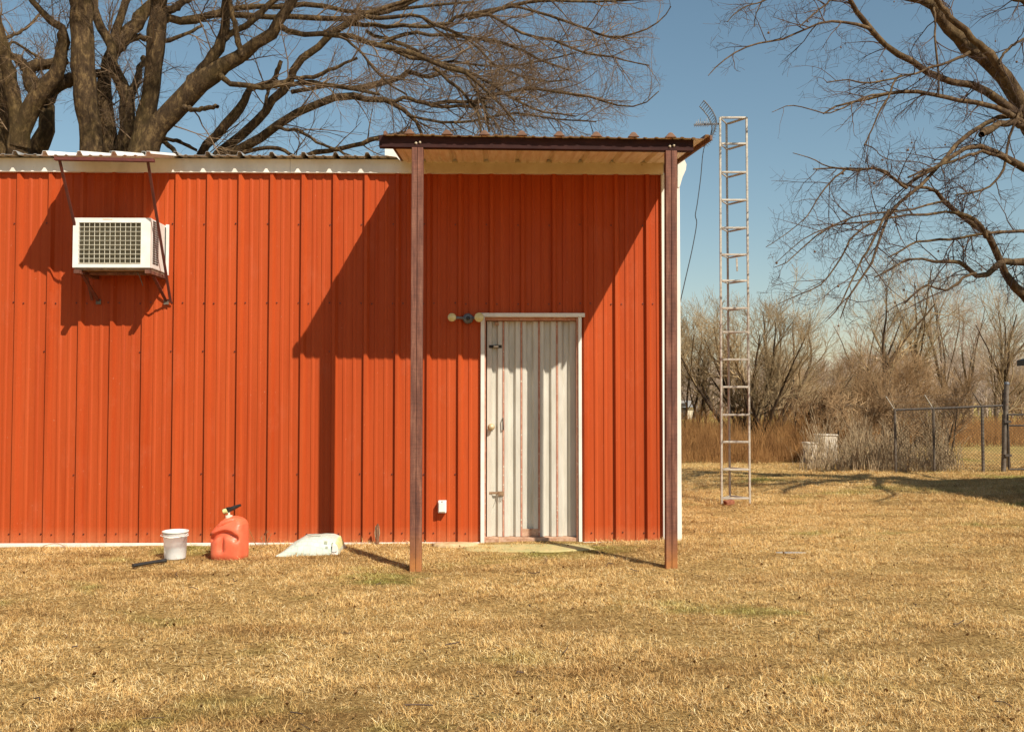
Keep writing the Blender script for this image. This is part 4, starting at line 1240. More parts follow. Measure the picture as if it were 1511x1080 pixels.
# ---------------------------------------------------------------- low open shed at the right edge
shx, shy = U(1500.5, 538, 12.5)[0], 12.5
shz = U(1500, 538, 12.5)[2]
sd = thing('open_shed', 'corner of a low dark roofed shed at the right picture edge', 'shed', (9, 11.5, 0))
mb = MB()
v = [(shx, 12.5, shz), (shx + 0.35, 8.7, shz + 0.0), (12.5, 8.7, shz + 1.3), (12.5, 12.9, shz + 1.3)]
mb.add([(a, b2, c_ - 0.02) for a, b2, c_ in v] + [(a, b2, c_ + 0.06) for a, b2, c_ in v], [(0,3,2,1),(4,5,6,7),(0,1,5,4),(1,2,6,5),(2,3,7,6),(3,0,4,7)])
mb.build('roof', M['darkroof'], sd)
for (x, y) in ((8.1, 9.8), (8.1, 12.3), (12.2, 9.8), (12.2, 12.5)):
    MB().box(x - .06, x + .06, y - .06, y + .06, -.05, shz - 0.03 + 1.3 * max(0, (x - 7)) / 5.5).build('post', M['shedwood'], sd)
for i in range(6):
    MB().box(8.17, 8.20, 9.87 + i * 0.40, 9.87 + i * 0.40 + 0.385, 0.0, shz + 0.02).build('board', M['shedwood'], sd)
for i in range(10):
    MB().box(8.25 + i * 0.39, 8.25 + i * 0.39 + 0.38, 12.30, 12.33, 0.0, shz + 0.03).build('board', M['shedwood'], sd)

# ---------------------------------------------------------------- cabinets and far building
def cabinet(u0, u1, v0, v1, Y, label):
    a, b_ = U(u0, v0, Y), U(u1, v1, Y)
    t = thing('utility_cabinet', label, 'cabinet', ((a[0] + b_[0]) / 2, Y, 0), 'pale cabinets behind the stalks')
    z1 = a[2]; z0 = float(gz(a[0], Y))
    MB().box(a[0], b_[0], Y, Y + 0.35, z0 - .05, z1 - 0.03).build('body', M['cab'], t, 0.01)
    MB().box(a[0] - .012, b_[0] + .012, Y - 0.015, Y + 0.37, z1 - 0.028, z1).build('lid', M['cab'], t, 0.008)
    MB().box(a[0] + .03, b_[0] - .03, Y - 0.012, Y - 0.002, z0 + 0.08, z1 - 0.06).build('door', M['cab'], t, 0.004)
cabinet(1211, 1236, 641, 678, 18.15, 'taller pale utility cabinet half hidden behind the dead stalks')
cabinet(1193, 1208, 653, 678, 18.2, 'shorter pale utility cabinet left of the taller one')
fb = thing('far_building', 'small cream building far off beside the red building corner', 'building', (U(1000, 600, 95)[0], 95, 0))
a, b_ = U(975, 601, 95), U(1024, 617, 95)
zg = float(gz(a[0], 95)) - .3
MB().box(a[0], b_[0], 95, 101, zg, a[2]).build('wall', M['farwall'], fb)
mb = MB(); mb.prism_x([(94.7, a[2] + .005), (98, a[2] + 0.7), (101.3, a[2] + .005)], a[0] - .3, b_[0] + .3); mb.build('roof', M['galv'], fb)
MB().box(b_[0] - 1.6, b_[0] - 0.7, 94.96, 94.99, zg, zg + 2).build('door', M['slot'], fb)

# ---------------------------------------------------------------- big bare trees behind the building
def limb_world(pts, Y0, Y1, n=16, seed=0):
    rr = np.random.default_rng(seed)
    out = []
    k = len(pts)
    for i, (u, v, w) in enumerate(pts):
        Y = Y0 + (Y1 - Y0) * i / (k - 1)
        out.append([*U(u, v, Y), 0.5 * w * Y / FPX])
    sm = smooth_path(out, n)
    sm[1:-1, :3] += rr.normal(0, 1, (n - 2, 3)) * np.minimum(sm[1:-1, 3:4] * 0.35, 0.015)
    sm[:, 3] = np.maximum(sm[:, 3], 0.003) * rr.uniform(0.94, 1.06, n)
    return sm

def make_tree(name, label, base, trunks, limbs, mats, l1, l2, l3, keep=None, seed=1, up=0.06, extra=None, dens=None, droop=0.0, rc=(0.014, 0.0075, 0.0038), sides=9, world_limbs=()):
    rng = np.random.default_rng(seed)
    t = thing(name, label, 'tree', base)
    P = []; Rr = []; Ls = []
    for i, (pts, Y0, Y1) in enumerate(trunks):
        s = limb_world(pts, Y0, Y1, 22, i)
        V, F = tubes(s[None, :, :3], s[None, :, 3], 14); np_mesh('trunk', V, F, mats[0], t, True)
    for i, item in enumerate(list(limbs) + [(w, None, None) for w in world_limbs]):
        pts, Y0, Y1 = item
        s = smooth_path(pts, 16) if Y0 is None else limb_world(pts, Y0, Y1, 16, 50 + i + seed)
        V, F = tubes(s[None, :, :3], s[None, :, 3], sides if s[:, 3].max() > 0.03 else 6); np_mesh('branch', V, F, mats[0], t, True)
        P.append(s[:, :3]); Rr.append(s[:, 3]); Ls.append(np.linalg.norm(np.diff(s[:, :3], axis=0), axis=1).sum())
    P = np.array(P); Rr = np.array(Rr); Ls = np.array(Ls)
    def cull(P_, R_):
        if keep is None: return P_, R_
        u, v = PX(P_[:, -1]); k = keep(u, v, P_[:, -1], rng)
        return P_[k], R_[k]
    w_ = np.ones(len(Ls)) if dens is None else np.array(dens(limbs))
    per = np.maximum(1, (Ls * l1[0] * w_)).astype(int)
    P1, R1 = cull(*spawn(P, Rr, per, l1[1], l1[2], 8, up, 0.13, 0.15, 0.6, rc[0], rng=rng))
    P2, R2 = cull(*spawn(P1, R1, l2[0], l2[1], l2[2], 6, up * .7 - droop, 0.17, 0.15, 0.7, rc[1], rng=rng))
    P3, R3 = cull(*spawn(P2, R2, l3[0], l3[1], l3[2], 4, up * .5 - droop, 0.20, 0.1, 0.75, rc[2], rng=rng))
    R3 = np.maximum(R3, 0.0016)
    V, F = join([tubes(P1, R1, 5), tubes(P2, R2, 3), tubes(P3, R3, 3)])
    o = np_mesh('crown', V, F, mats[1], t); o['kind'] = 'stuff'
    if extra: extra(t, P2, P3, rng)
    return t

# hidden foot of each tree runs on down to the ground behind the building
A_tr = [([(34, 640, 70), (30, 400, 62), (25, 300, 56), (22, 236, 44), (12, 165, 34), (-3, 112, 30), (-14, 60, 28), (-25, 0, 24)], 16, 15.8)]
A_li = [([(30, 250, 30), (26, 200, 24), (20, 150, 22), (14, 105, 20), (3, 62, 16), (-8, 20, 14)], 15.6, 15.0),
        ([(28, 215, 30), (38, 180, 28), (58, 142, 26), (82, 111, 22), (90, 84, 17), (94, 58, 18), (90, 42, 13), (66, 24, 10), (45, 0, 8), (30, -25, 6)], 15.5, 15.0),
        ([(62, 150, 22), (85, 124, 23), (108, 118, 20), (128, 112, 16), (150, 108, 12)], 15.8, 16.2),
        ([(46, 260, 30), (50, 232, 28), (68, 195, 24), (70, 165, 22), (58, 140, 24), (44, 122, 20), (48, 100, 18), (72, 96, 15), (100, 90, 10)], 16.8, 17.0),
        ([(60, 128, 14), (40, 104, 12), (30, 90, 14), (18, 84, 10)], 16.9, 17.1),
        ([(-5, 60, 7), (20, 52, 5), (40, 40, 4), (60, 20, 3)], 17, 18),
        ([(5, 75, 5), (20, 62, 4), (45, 78, 4), (80, 95, 3)], 17, 18)]
B_tr = [([(140, 640, 60), (138, 400, 44), (135, 236, 34), (128, 150, 32), (121, 80, 33), (118, 0, 31), (116, -60, 28)], 15.4, 15.0)]
B_li = [([(165, 420, 50), (165, 300, 44), (161, 228, 33), (156, 175, 23), (153, 130, 20), (157, 100, 16), (165, 72, 14), (176, 33, 12), (187, 0, 10), (195, -20, 8)], 16.2, 16.4),
        ([(178, 400, 44), (176, 300, 36), (180, 222, 27), (188, 180, 24), (187, 145, 22), (174, 115, 18), (164, 92, 16), (160, 60, 14), (150, 44, 14), (142, 20, 12), (138, -12, 11)], 15.9, 16.0),
        ([(187, 148, 14), (198, 130, 12), (206, 106, 9), (212, 85, 7)], 15.9, 16.4),
        ([(156, 104, 13), (165, 82, 18), (180, 60, 22), (200, 36, 21), (222, 9, 16), (235, -15, 13)], 16.4, 16.6),
        ([(182, 62, 11), (196, 57, 10), (212, 56, 9), (240, 60, 7), (275, 50, 5), (300, 38, 4)], 16.5, 17),
        ([(192, 420, 60), (196, 300, 46), (206, 226, 38), (214, 178, 29), (222, 133, 26), (227, 89, 26), (232, 44, 27), (237, 0, 24), (241, -50, 21)], 15.5, 15.2),
        ([(205, 240, 40), (214, 220, 38), (229, 189, 34), (255, 160, 32), (284, 133, 33), (311, 111, 28), (333, 95, 22), (367, 73, 18), (400, 49, 17), (415, 27, 16), (431, 0, 14), (440, -20, 12)], 15.4, 15.0),
        ([(280, 136, 26), (290, 118, 22), (307, 93, 18), (324, 67, 16), (331, 44, 14), (333, 22, 13), (336, -12, 12)], 15.3, 15.3),
        ([(356, 82, 10), (354, 72, 9), (351, 58, 9), (344, 33, 8), (340, 10, 7), (336, -12, 6)], 15.1, 14.8),
        ([(331, 58, 10), (340, 50, 9), (355, 42, 9), (382, 24, 9), (404, 0, 8), (420, -20, 7)], 15.3, 15.5),
        ([(234, 34, 14), (255, 27, 12), (278, 33, 12), (300, 24, 10), (324, 18, 9), (356, 12, 8), (395, 11, 8), (440, 8, 8), (480, 11, 7), (520, 18, 6), (575, 16, 5), (640, 8, 4), (700, 3, 3)], 15.5, 17),
        ([(240, 15, 13), (258, 12, 11), (275, 0, 10), (290, -12, 9)], 15.6, 15.9),
        ([(270, 30, 10), (290, 27, 9), (315, 22, 9), (356, 23, 9), (389, 25, 8), (422, 24, 8), (467, 27, 8), (511, 26, 8), (540, 25, 8), (580, 14, 7), (609, 2, 6), (640, -12, 5)], 15.8, 16.5),
        ([(412, 38, 10), (433, 49, 8), (467, 52, 8), (496, 51, 8), (531, 59, 8), (572, 69, 8), (613, 81, 8), (643, 94, 7), (684, 106, 6), (705, 122, 5), (735, 150, 4), (760, 180, 3)], 15.1, 14.8),
        ([(318, 104, 14), (327, 112, 9), (338, 124, 8), (378, 129, 8), (422, 127, 7), (451, 120, 7), (478, 124, 6), (520, 131, 6), (560, 140, 4)], 15.2, 14.7),
        ([(400, 129, 7), (429, 116, 7), (467, 111, 6), (495, 100, 5), (527, 86, 4)], 15.0, 14.6),
        ([(272, 158, 9), (285, 164, 7), (305, 160, 7), (321, 158, 6)], 15.1, 14.6)]
B_li += [([(240, -50, 20), (300, -160, 16), (380, -330, 12), (430, -560, 7), (450, -760, 3)], 15.2, 10.6),  # unseen upper limbs, added to throw dappled shade on the trunks
         ([(232, 0, 20), (240, -130, 17), (250, -330, 12), (240, -560, 8), (200, -780, 3)], 15.2, 11.0),
         ([(118, -30, 24), (130, -190, 18), (170, -380, 13), (210, -600, 8), (260, -800, 3)], 15.0, 10.8),
         ([(118, -40, 22), (90, -200, 16), (60, -380, 12), (40, -560, 8), (60, -760, 3)], 15.0, 11.2),
         ([(440, -20, 12), (500, -130, 10), (580, -260, 8), (640, -420, 6), (680, -600, 3)], 15.0, 11.6),
         ([(337, -10, 10), (370, -120, 9), (430, -250, 8), (500, -400, 6), (560, -560, 3)], 15.2, 11.4),
         ([(300, -160, 12), (330, -260, 10), (330, -420, 8), (300, -560, 5)], 13.8, 10.8)]
C_tr = [([(262, 640, 56), (266, 480, 44), (272, 360, 34), (282, 290, 26), (318, 233, 15), (355, 200, 13), (384, 173, 13), (400, 151, 12), (422, 131, 12), (431, 111, 11), (444, 89, 11), (478, 62, 10), (502, 40, 10), (540, 22, 8), (590, 5, 6), (620, -8, 5)], 16.6, 16.0)]
C_li = [([(276, 310, 20), (280, 262, 15), (289, 236, 12), (315, 204, 14), (338, 180, 15), (355, 156, 13), (364, 138, 11), (380, 128, 8), (410, 118, 6)], 16.5, 16.2),
        ([(280, 300, 22), (300, 258, 16), (333, 233, 14), (378, 207, 14), (411, 184, 13), (444, 164, 12), (478, 149, 11), (517, 141, 11), (542, 147, 9), (576, 151, 8), (605, 173, 6), (619, 193, 5), (628, 215, 4)], 16.6, 15.6),
        ([(560, 149, 7), (580, 149, 6), (605, 145, 6), (633, 155, 6), (665, 158, 5), (694, 157, 5), (730, 160, 3)], 15.8, 15.8),
        ([(430, 136, 7), (450, 132, 6), (491, 126, 6), (517, 132, 8), (548, 124, 9), (580, 120, 8), (603, 104, 8), (615, 112, 6), (640, 113, 5), (660, 106, 4)], 16.2, 16.0),
        ([(390, 262, 12), (433, 237, 9), (467, 224, 8), (520, 216, 7), (560, 203, 7), (600, 195, 5)], 16.4, 16.2),
        ([(405, 188, 7), (420, 190, 5), (440, 193, 5), (467, 209, 4), (500, 222, 4), (520, 235, 4)], 16, 15.5),
        ([(345, 236, 7), (378, 220, 6), (411, 220, 6), (433, 231, 5), (450, 245, 4)], 16.2, 15.8),
        ([(384, 173, 6), (393, 150, 5), (397, 130, 5), (407, 110, 7), (415, 90, 6)], 16, 15.9),
        ([(225, 212, 7), (245, 205, 6), (270, 212, 5), (290, 222, 4)], 16.2, 16),
        ([(205, 195, 8), (235, 205, 8), (255, 222, 7), (272, 240, 6)], 17, 16.5),
        ([(690, 28, 6), (730, 16, 5), (760, 6, 5), (819, 2, 4), (898, 2, 3), (950, 0, 2)], 16.5, 16.5),
        ([(740, 14, 5), (760, 10, 4), (799, 20, 4), (829, 30, 4), (859, 40, 3.5), (888, 52, 3), (918, 54, 3), (948, 46, 2.5), (975, 30, 2), (990, 10, 1.5)], 16.4, 16.0),
        ([(560, 66, 6), (600, 50, 6), (640, 52, 5), (700, 56, 5), (740, 64, 5), (770, 74, 4), (800, 90, 3), (840, 104, 2)], 16.2, 16.2),
        ([(684, 24, 6), (705, 20, 5), (730, 26, 4), (769, 50, 4), (807, 58, 4), (835, 67, 3.5), (865, 79, 3), (898, 83, 3), (928, 91, 2), (958, 97, 2)], 16.0, 16.0),
        ([(633, 155, 6), (670, 152, 6), (700, 149, 6), (730, 141, 6), (760, 133, 5), (789, 129, 5), (819, 135, 4), (859, 141, 4), (888, 149, 3), (918, 157, 2.5), (948, 155, 2), (972, 135, 1.5)], 15.8, 15.3),
        ([(572, 69, 6), (610, 86, 6), (650, 94, 6), (700, 111, 5), (740, 135, 5), (765, 150, 4), (800, 165, 3), (850, 172, 2)], 15.5, 15.5),
        ([(640, 100, 5), (670, 125, 5), (690, 145, 4), (704, 165, 4), (710, 198, 3)], 15.2, 15),
        ([(684, 106, 5), (700, 130, 4), (715, 155, 4), (722, 195, 3)], 15.2, 15),
        ([(540, 25, 7), (572, 26, 6), (613, 22, 5), (639, 37, 5), (674, 49, 5), (694, 61, 4), (725, 92, 3.5), (745, 102, 3), (790, 120, 2.5), (840, 118, 2)], 16, 15.8),
        ([(511, 36, 7), (540, 37, 7), (576, 39, 6), (623, 39, 6), (654, 35, 6), (684, 24, 5), (750, 10, 5), (800, 0, 4)], 16.2, 16.8),
        ([(496, 50, 5), (525, 70, 4), (555, 105, 4), (575, 125, 3), (600, 140, 3)], 15.6, 15.4),
        ([(540, 46, 5), (570, 58, 5), (605, 70, 5), (640, 90, 4), (680, 92, 4), (730, 98, 3), (790, 92, 3), (850, 78, 2)], 16.4, 16.6),
        ([(600, 170, 4), (650, 180, 4), (700, 178, 4), (760, 168, 3), (820, 176, 2.5), (880, 180, 2)], 15.6, 15.8)]
def keepB(u, v, P, rng):
    lim = 985 - 12 * np.sin(v * 0.09) - 18 * np.abs(np.sin(v * 0.031))
    lim = np.where(v > 175, 930, lim)
    ok = (u < lim) & ((P[:, 1] > 13.9) | ((v < -40) & (P[:, 1] > 10.0))) & (P[:, 2] > 4.1)
    # sparser on the open left side
    hole = ((u > 340) & (u < 480) & (v > 60) & (v < 125)) | ((u > 440) & (u < 560) & (v > 160)) | ((u > 225) & (u < 330) & (v > 30) & (v < 90))
    ok &= ~(hole & (rng.uniform(size=len(u)) < 0.6))
    return ok
bm_ = (M['bark_big'], M['twig_big'])
make_tree('bare_tree', 'stout bare tree with crooked dark limbs at the left picture edge', (U(30, 700, 16)[0], 16, 0), A_tr, A_li, bm_, (3.0, 0.9, 0.8), (6, 0.5, 0.8), (7, 0.28, 0.8), keepB, 11, up=0.04)
make_tree('bare_tree', 'massive many stemmed bare tree rising behind the air conditioner awning', (U(150, 700, 15.6)[0], 15.6, 0), B_tr, B_li, bm_, (2.6, 1.0, 0.7), (7, 0.55, 0.8), (7, 0.30, 0.8), keepB, 12, up=0.05)
make_tree('bare_tree', 'wide spreading bare tree reaching right over the porch canopy', (U(265, 700, 16.6)[0], 16.6, 0), C_tr, C_li, bm_, (3.8, 1.1, 0.7), (7, 0.60, 0.8), (6, 0.30, 0.85), keepB, 13, up=0.02, rc=(0.013, 0.0065, 0.0032),
          dens=lambda L: [0.5 if max(p[0] for p in l[0]) < 560 else 1.25 for l in L])

# ---------------------------------------------------------------- sycamore at the right
D_tr = [([(1660, 760, 60), (1650, 600, 52), (1630, 440, 46), (1600, 320, 42), (1560, 240, 36), (1530, 196, 30), (1511, 172, 28), (1495, 135, 24), (1475, 105, 22), (1450, 85, 20), (1425, 70, 20), (1405, 52, 18), (1390, 30, 16), (1375, 8, 13), (1355, 0, 10), (1325, -4, 7), (1300, -12, 5)], 12.2, 11.4)]
D_li = [([(1485, 112, 12), (1460, 80, 12), (1440, 60, 10), (1415, 40, 9), (1395, 18, 9), (1375, -8, 8)], 11.4, 11.3),
        ([(1540, 205, 20), (1511, 176, 16), (1490, 160, 14), (1465, 142, 12), (1443, 127, 11), (1415, 123, 10), (1390, 117, 10), (1365, 105, 9), (1340, 90, 9), (1318, 78, 9), (1300, 58, 8), (1280, 38, 8), (1265, 20, 7), (1250, -8, 6)], 12, 10.8),
        ([(1535, 200, 15), (1511, 180, 11), (1490, 168, 9), (1465, 157, 8), (1430, 150, 7), (1400, 144, 6), (1370, 140, 6), (1340, 135, 6), (1310, 137, 5), (1275, 148, 4), (1240, 155, 3), (1215, 168, 2.5)], 12, 10.5),
        ([(1510, 172, 10), (1490, 172, 9), (1470, 174, 8), (1450, 185, 7), (1425, 202, 7), (1405, 220, 6), (1390, 238, 5), (1375, 258, 5), (1340, 290, 5), (1315, 310, 5), (1300, 345, 4), (1290, 380, 3.5), (1265, 420, 3), (1250, 440, 2.5), (1240, 470, 1.5)], 12, 10.2),
        ([(1530, 192, 10), (1511, 186, 10), (1490, 181, 10), (1470, 186, 10), (1455, 193, 12), (1448, 199, 9)], 12, 11.3),
        ([(1590, 300, 18), (1545, 262, 15), (1511, 245, 12), (1490, 238, 10), (1470, 226, 9), (1445, 218, 8), (1425, 218, 7), (1400, 235, 6), (1380, 248, 6), (1355, 260, 6), (1335, 275, 5), (1310, 257, 4), (1290, 248, 4), (1265, 252, 3), (1230, 248, 2.5), (1200, 250, 2)], 12, 10.4),
        ([(1490, 240, 6), (1460, 225, 5), (1430, 228, 5), (1400, 240, 4), (1370, 250, 4), (1340, 262, 3)], 11.6, 10.8),
        ([(1640, 520, 30), (1570, 480, 22), (1530, 456, 17), (1511, 438, 14), (1495, 420, 12), (1480, 400, 11), (1470, 375, 10), (1462, 355, 10), (1448, 340, 9), (1425, 322, 8), (1400, 305, 7), (1385, 285, 6), (1370, 277, 5), (1350, 278, 4), (1330, 270, 3)], 12.3, 11),
        ([(1455, 350, 7), (1445, 332, 7), (1435, 320, 6), (1415, 315, 5), (1395, 313, 4), (1360, 318, 4), (1325, 318, 3), (1285, 328, 3), (1250, 330, 2.5), (1225, 335, 2.5), (1195, 355, 2), (1165, 385, 1.5), (1142, 395, 1)], 11.3, 10),
        ([(1620, 420, 16), (1550, 398, 13), (1511, 390, 12), (1490, 388, 10), (1476, 384, 10), (1467, 398, 9), (1450, 407, 8), (1435, 400, 7), (1420, 388, 6), (1405, 385, 6), (1385, 388, 5), (1365, 382, 4), (1340, 382, 3), (1320, 395, 2.5), (1290, 410, 2)], 12.2, 10.8),
        ([(1600, 345, 8), (1511, 341, 5), (1480, 343, 5), (1440, 347, 4), (1410, 353, 4), (1380, 355, 4), (1350, 357, 3), (1330, 370, 3), (1310, 380, 2)], 12, 10.6),
        ([(1440, 403, 4), (1425, 408, 4), (1410, 420, 4), (1395, 428, 3), (1370, 422, 3), (1350, 432, 3), (1335, 448, 2.5)], 11, 10.6),
        ([(1378, 12, 4), (1380, 30, 3), (1380, 60, 3), (1384, 100, 3), (1385, 140, 2)], 11.3, 11.0),
        ([(1430, 78, 6), (1415, 85, 5), (1390, 95, 4), (1365, 103, 4), (1345, 110, 3), (1310, 117, 3), (1280, 123, 2.5), (1250, 118, 2), (1220, 122, 2)], 11.4, 10.2),
        ([(1285, 44, 6), (1270, 38, 5), (1240, 32, 4), (1210, 34, 3.5), (1180, 48, 3), (1150, 60, 3), (1120, 64, 2.5), (1090, 75, 2.5), (1065, 92, 2), (1045, 112, 1.2)], 10.9, 9.8),
        ([(1235, -6, 3.5), (1220, 5, 3), (1200, 22, 2.5), (1180, 40, 2)], 10.9, 10.3),
        ([(1145, -8, 3), (1125, 3, 2.2), (1105, 8, 2), (1085, 20, 1.8), (1073, 33, 1.2)], 10.2, 9.8),
        ([(1130, -6, 2.5), (1124, 4, 2), (1116, 20, 1.7), (1113, 40, 1.2)], 10.2, 10),
        ([(1330, 112, 4), (1320, 120, 3), (1310, 145, 3), (1295, 170, 2.5), (1283, 200, 2.2), (1275, 215, 2)], 10.8, 10.2),
        ([(1275, 213, 2), (1290, 220, 1.7), (1300, 230, 1.4), (1318, 238, 1)], 10.2, 10.2),
        ([(1310, 138, 4), (1280, 142, 3), (1245, 159, 2.5), (1220, 168, 2), (1194, 161, 1.6), (1165, 156, 1.5), (1139, 166, 1)], 10.6, 9.9),
        ([(1338, 278, 5), (1318, 262, 3), (1300, 250, 3), (1265, 249, 2.5), (1224, 247, 2), (1198, 234, 1.5), (1170, 226, 1)], 10.9, 10),
        ([(1400, 300, 5), (1385, 298, 4), (1340, 311, 3), (1300, 314, 3), (1263, 319, 2.5), (1224, 335, 2), (1185, 353, 1.5), (1146, 387, 1)], 11.1, 9.9),
        ([(1312, 310, 5), (1301, 327, 4), (1286, 361, 3.5), (1270, 387, 3), (1257, 413, 2.5), (1237, 454, 2), (1218, 475, 1)], 10.4, 9.9),
        ([(1290, 328, 4), (1270, 340, 3), (1255, 355, 3), (1237, 387, 2.5), (1211, 420, 2), (1172, 438, 1.5), (1148, 449, 1)], 10.5, 9.9),
        ([(1250, 248, 3), (1225, 270, 2.5), (1205, 295, 2), (1190, 320, 1.6), (1160, 345, 1.2), (1130, 365, 1)], 10.4, 9.9),
        ([(1580, 40, 12), (1535, 15, 8), (1511, 5, 7), (1488, -6, 6)], 11.6, 11.2),
        ([(1560, 50, 7), (1511, 58, 4), (1495, 68, 4), (1480, 80, 4), (1475, 95, 3)], 11.8, 11.2),
        ([(1511, 150, 5), (1490, 200, 4), (1480, 250, 4), (1460, 275, 3), (1430, 285, 3), (1410, 288, 2)], 11.8, 11.2)]
def sycseed(t, P2, P3, rng):
    mb = MB(); idx = rng.choice(len(P3), 70, replace=False)
    for i in idx:
        q = P3[i, -1]; r_ = rng.uniform(0.010, 0.016)
        mb.tube([q, q - np.array([0.004, 0, 0.035])], 0.0016, 3)
        mb.lathe((q[0] - .004, q[1], q[2] - 0.035 - r_), [(0.001, -r_), (r_ * .75, -r_ * .7), (r_, 0), (r_ * .75, r_ * .7), (0.001, r_)], 7)
    mb.build('seed_balls', M['seed'], t)['kind'] = 'stuff'
def keepD(u, v, P, rng):
    return (u > 1040 - 10 * np.sin(v * .05)) & ((v < 490) | (u > 1560)) & ~((u < 1130) & (v > 120) & (v < 420)) & ~((v > 160) & (v < 235) & (u < 1270) & (rng.uniform(size=len(u)) < .5))
make_tree('sycamore_tree', 'bare sycamore reaching in from the right with hanging seed balls', (U(1660, 760, 12.2)[0], 12.2, 0), D_tr, D_li, (M['bark_syc'], M['twig_syc']), (4.6, 0.55, 0.8), (5, 0.28, 0.85), (3, 0.15, 0.9), keepD, 21, up=-0.03, extra=sycseed, droop=0.0, rc=(0.0085, 0.0044, 0.0026),
          world_limbs=[[(8.6, 12.2, 3.2, .11), (8.2, 11.0, 4.3, .09), (7.9, 9.8, 5.0, .075), (7.7, 8.6, 5.6, .05), (7.9, 7.4, 6.3, .02)],  # unseen limbs out of view, added to cast shade on the lawn
                       [(8.6, 12.2, 3.8, .11), (8.9, 11.2, 4.6, .09), (9.3, 10.0, 5.2, .07), (9.6, 8.8, 5.6, .05), (9.7, 7.6, 6.0, .02)],
                       [(8.2, 11.0, 4.3, .07), (7.5, 10.2, 4.7, .06), (7.0, 9.6, 5.2, .04), (6.6, 9.0, 5.9, .015)],
                       [(8.6, 12.3, 4.6, .12), (9.9, 12.0, 5.4, .10), (11.0, 11.4, 6.0, .07), (12.0, 10.6, 6.4, .03)],
                       [(9.3, 10.0, 5.2, .06), (8.7, 9.2, 5.0, .05), (8.3, 8.4, 4.7, .03), (7.7, 7.8, 4.6, .012)],
                       [(7.9, 9.8, 5.0, .05), (8.4, 9.0, 4.7, .04), (9.0, 8.6, 4.3, .02)],
                       [(11.0, 11.4, 6.0, .06), (10.6, 10.2, 5.6, .05), (10.3, 9.2, 5.0, .02)]])
nst = None

# ---------------------------------------------------------------- shrubs and trees in the background
def grow_tree(name, label, x, y, h, stems, spread, trunk_r, mats, seed, group=None, levels=((9, .34, .6), (9, .2, .6), (8, .1, .7)), lean=0.0, split=0.0, r_min=0.0028, up=0.07, trunk_h=0.0):
    rng = np.random.default_rng(seed); g = float(gz(x, y))
    t = thing(name, label, 'tree' if 'tree' in name else 'shrub', (x, y, g), group)
    P = []; Rr = []
    n = 12
    for s in range(stems):
        a = rng.uniform(0, 2 * np.pi) if stems > 1 else 0
        out = spread * rng.uniform(0.15, 1.0) if stems > 1 else 0.0
        d = np.array([np.cos(a) * out, np.sin(a) * out, 1.0]); d[0] += lean; d /= np.linalg.norm(d)
        L_ = h * rng.uniform(0.75, 1.0) * (1.0 if stems > 1 else 1.0) * (1 + 0.2 * out)
        pts = [np.array([x + rng.normal(0, split), y + rng.normal(0, split), g - 0.05])]
        if trunk_h:
            pts[0] = np.array([x + rng.normal(0, .03), y, g - .05])
        for k in range(n - 1):
            dd = d.copy()
            if trunk_h and k < n * trunk_h: dd = np.array([lean + rng.normal(0, .03), 0, 1.0])
            pts.append(pts[-1] + dd / np.linalg.norm(dd) * L_ / (n - 1))
            d = d + rng.normal(0, 0.10, 3); d[2] += 0.06; d /= np.linalg.norm(d)
        P.append(pts); Rr.append(trunk_r * rng.uniform(.6, 1) * (1 - 0.8 * np.linspace(0, 1, n)))
    P = np.array(P); Rr = np.array(Rr)
    for i in range(stems):
        V, F = tubes(P[i:i+1], Rr[i:i+1], 7); np_mesh('trunk', V, F, mats[0], t, True)
    parts = []
    Pp, Rp = P, Rr
    for li, (per, Lf, ang) in enumerate(levels):
        Pp, Rp = spawn(Pp, Rp, per, h * Lf, ang, (7, 5, 4)[li], up, 0.13, (0.25 if li == 0 else 0.1), 0.6, rng=rng)
        Rp = np.maximum(Rp, r_min * (1.5, 1.1, 0.9)[li])
        parts.append(tubes(Pp, Rp, (4, 3, 3)[li]))
    V, F = join(parts)
    o = np_mesh('crown', V, F, mats[1], t); o['kind'] = 'stuff'
    return t
tan_m = (M['bark_bg'], M['twig_tan']); rus_m = (M['bark_bg'], M['twig_rust']); far_m = (M['bark_bg'], M['twig_far'])
x = U(1118, 665, 22)[0]
grow_tree('shrub', 'broad bare multi stemmed thicket shrub behind the ladder mast', x, 22, 3.5, 16, 1.1, 0.075, tan_m, 31, levels=((8, .33, .55), (8, .17, .55), (7, .09, .6)), split=0.22)
x = U(1030, 665, 23)[0]
grow_tree('shrub', 'paler bare shrub partly hidden by the red building corner', x, 23.5, 3.2, 8, 0.8, 0.055, tan_m, 32, levels=((7, .32, .55), (7, .17, .55), (6, .09, .6)), split=0.2)
x = U(1185, 660, 25)[0]
grow_tree('shrub', 'low bare shrub leaning right between the mast and the cabinets', x, 25, 2.5, 9, 1.3, 0.04, rus_m, 33, levels=((8, .34, .6), (9, .19, .6), (8, .1, .6)), split=0.3, lean=0.25)
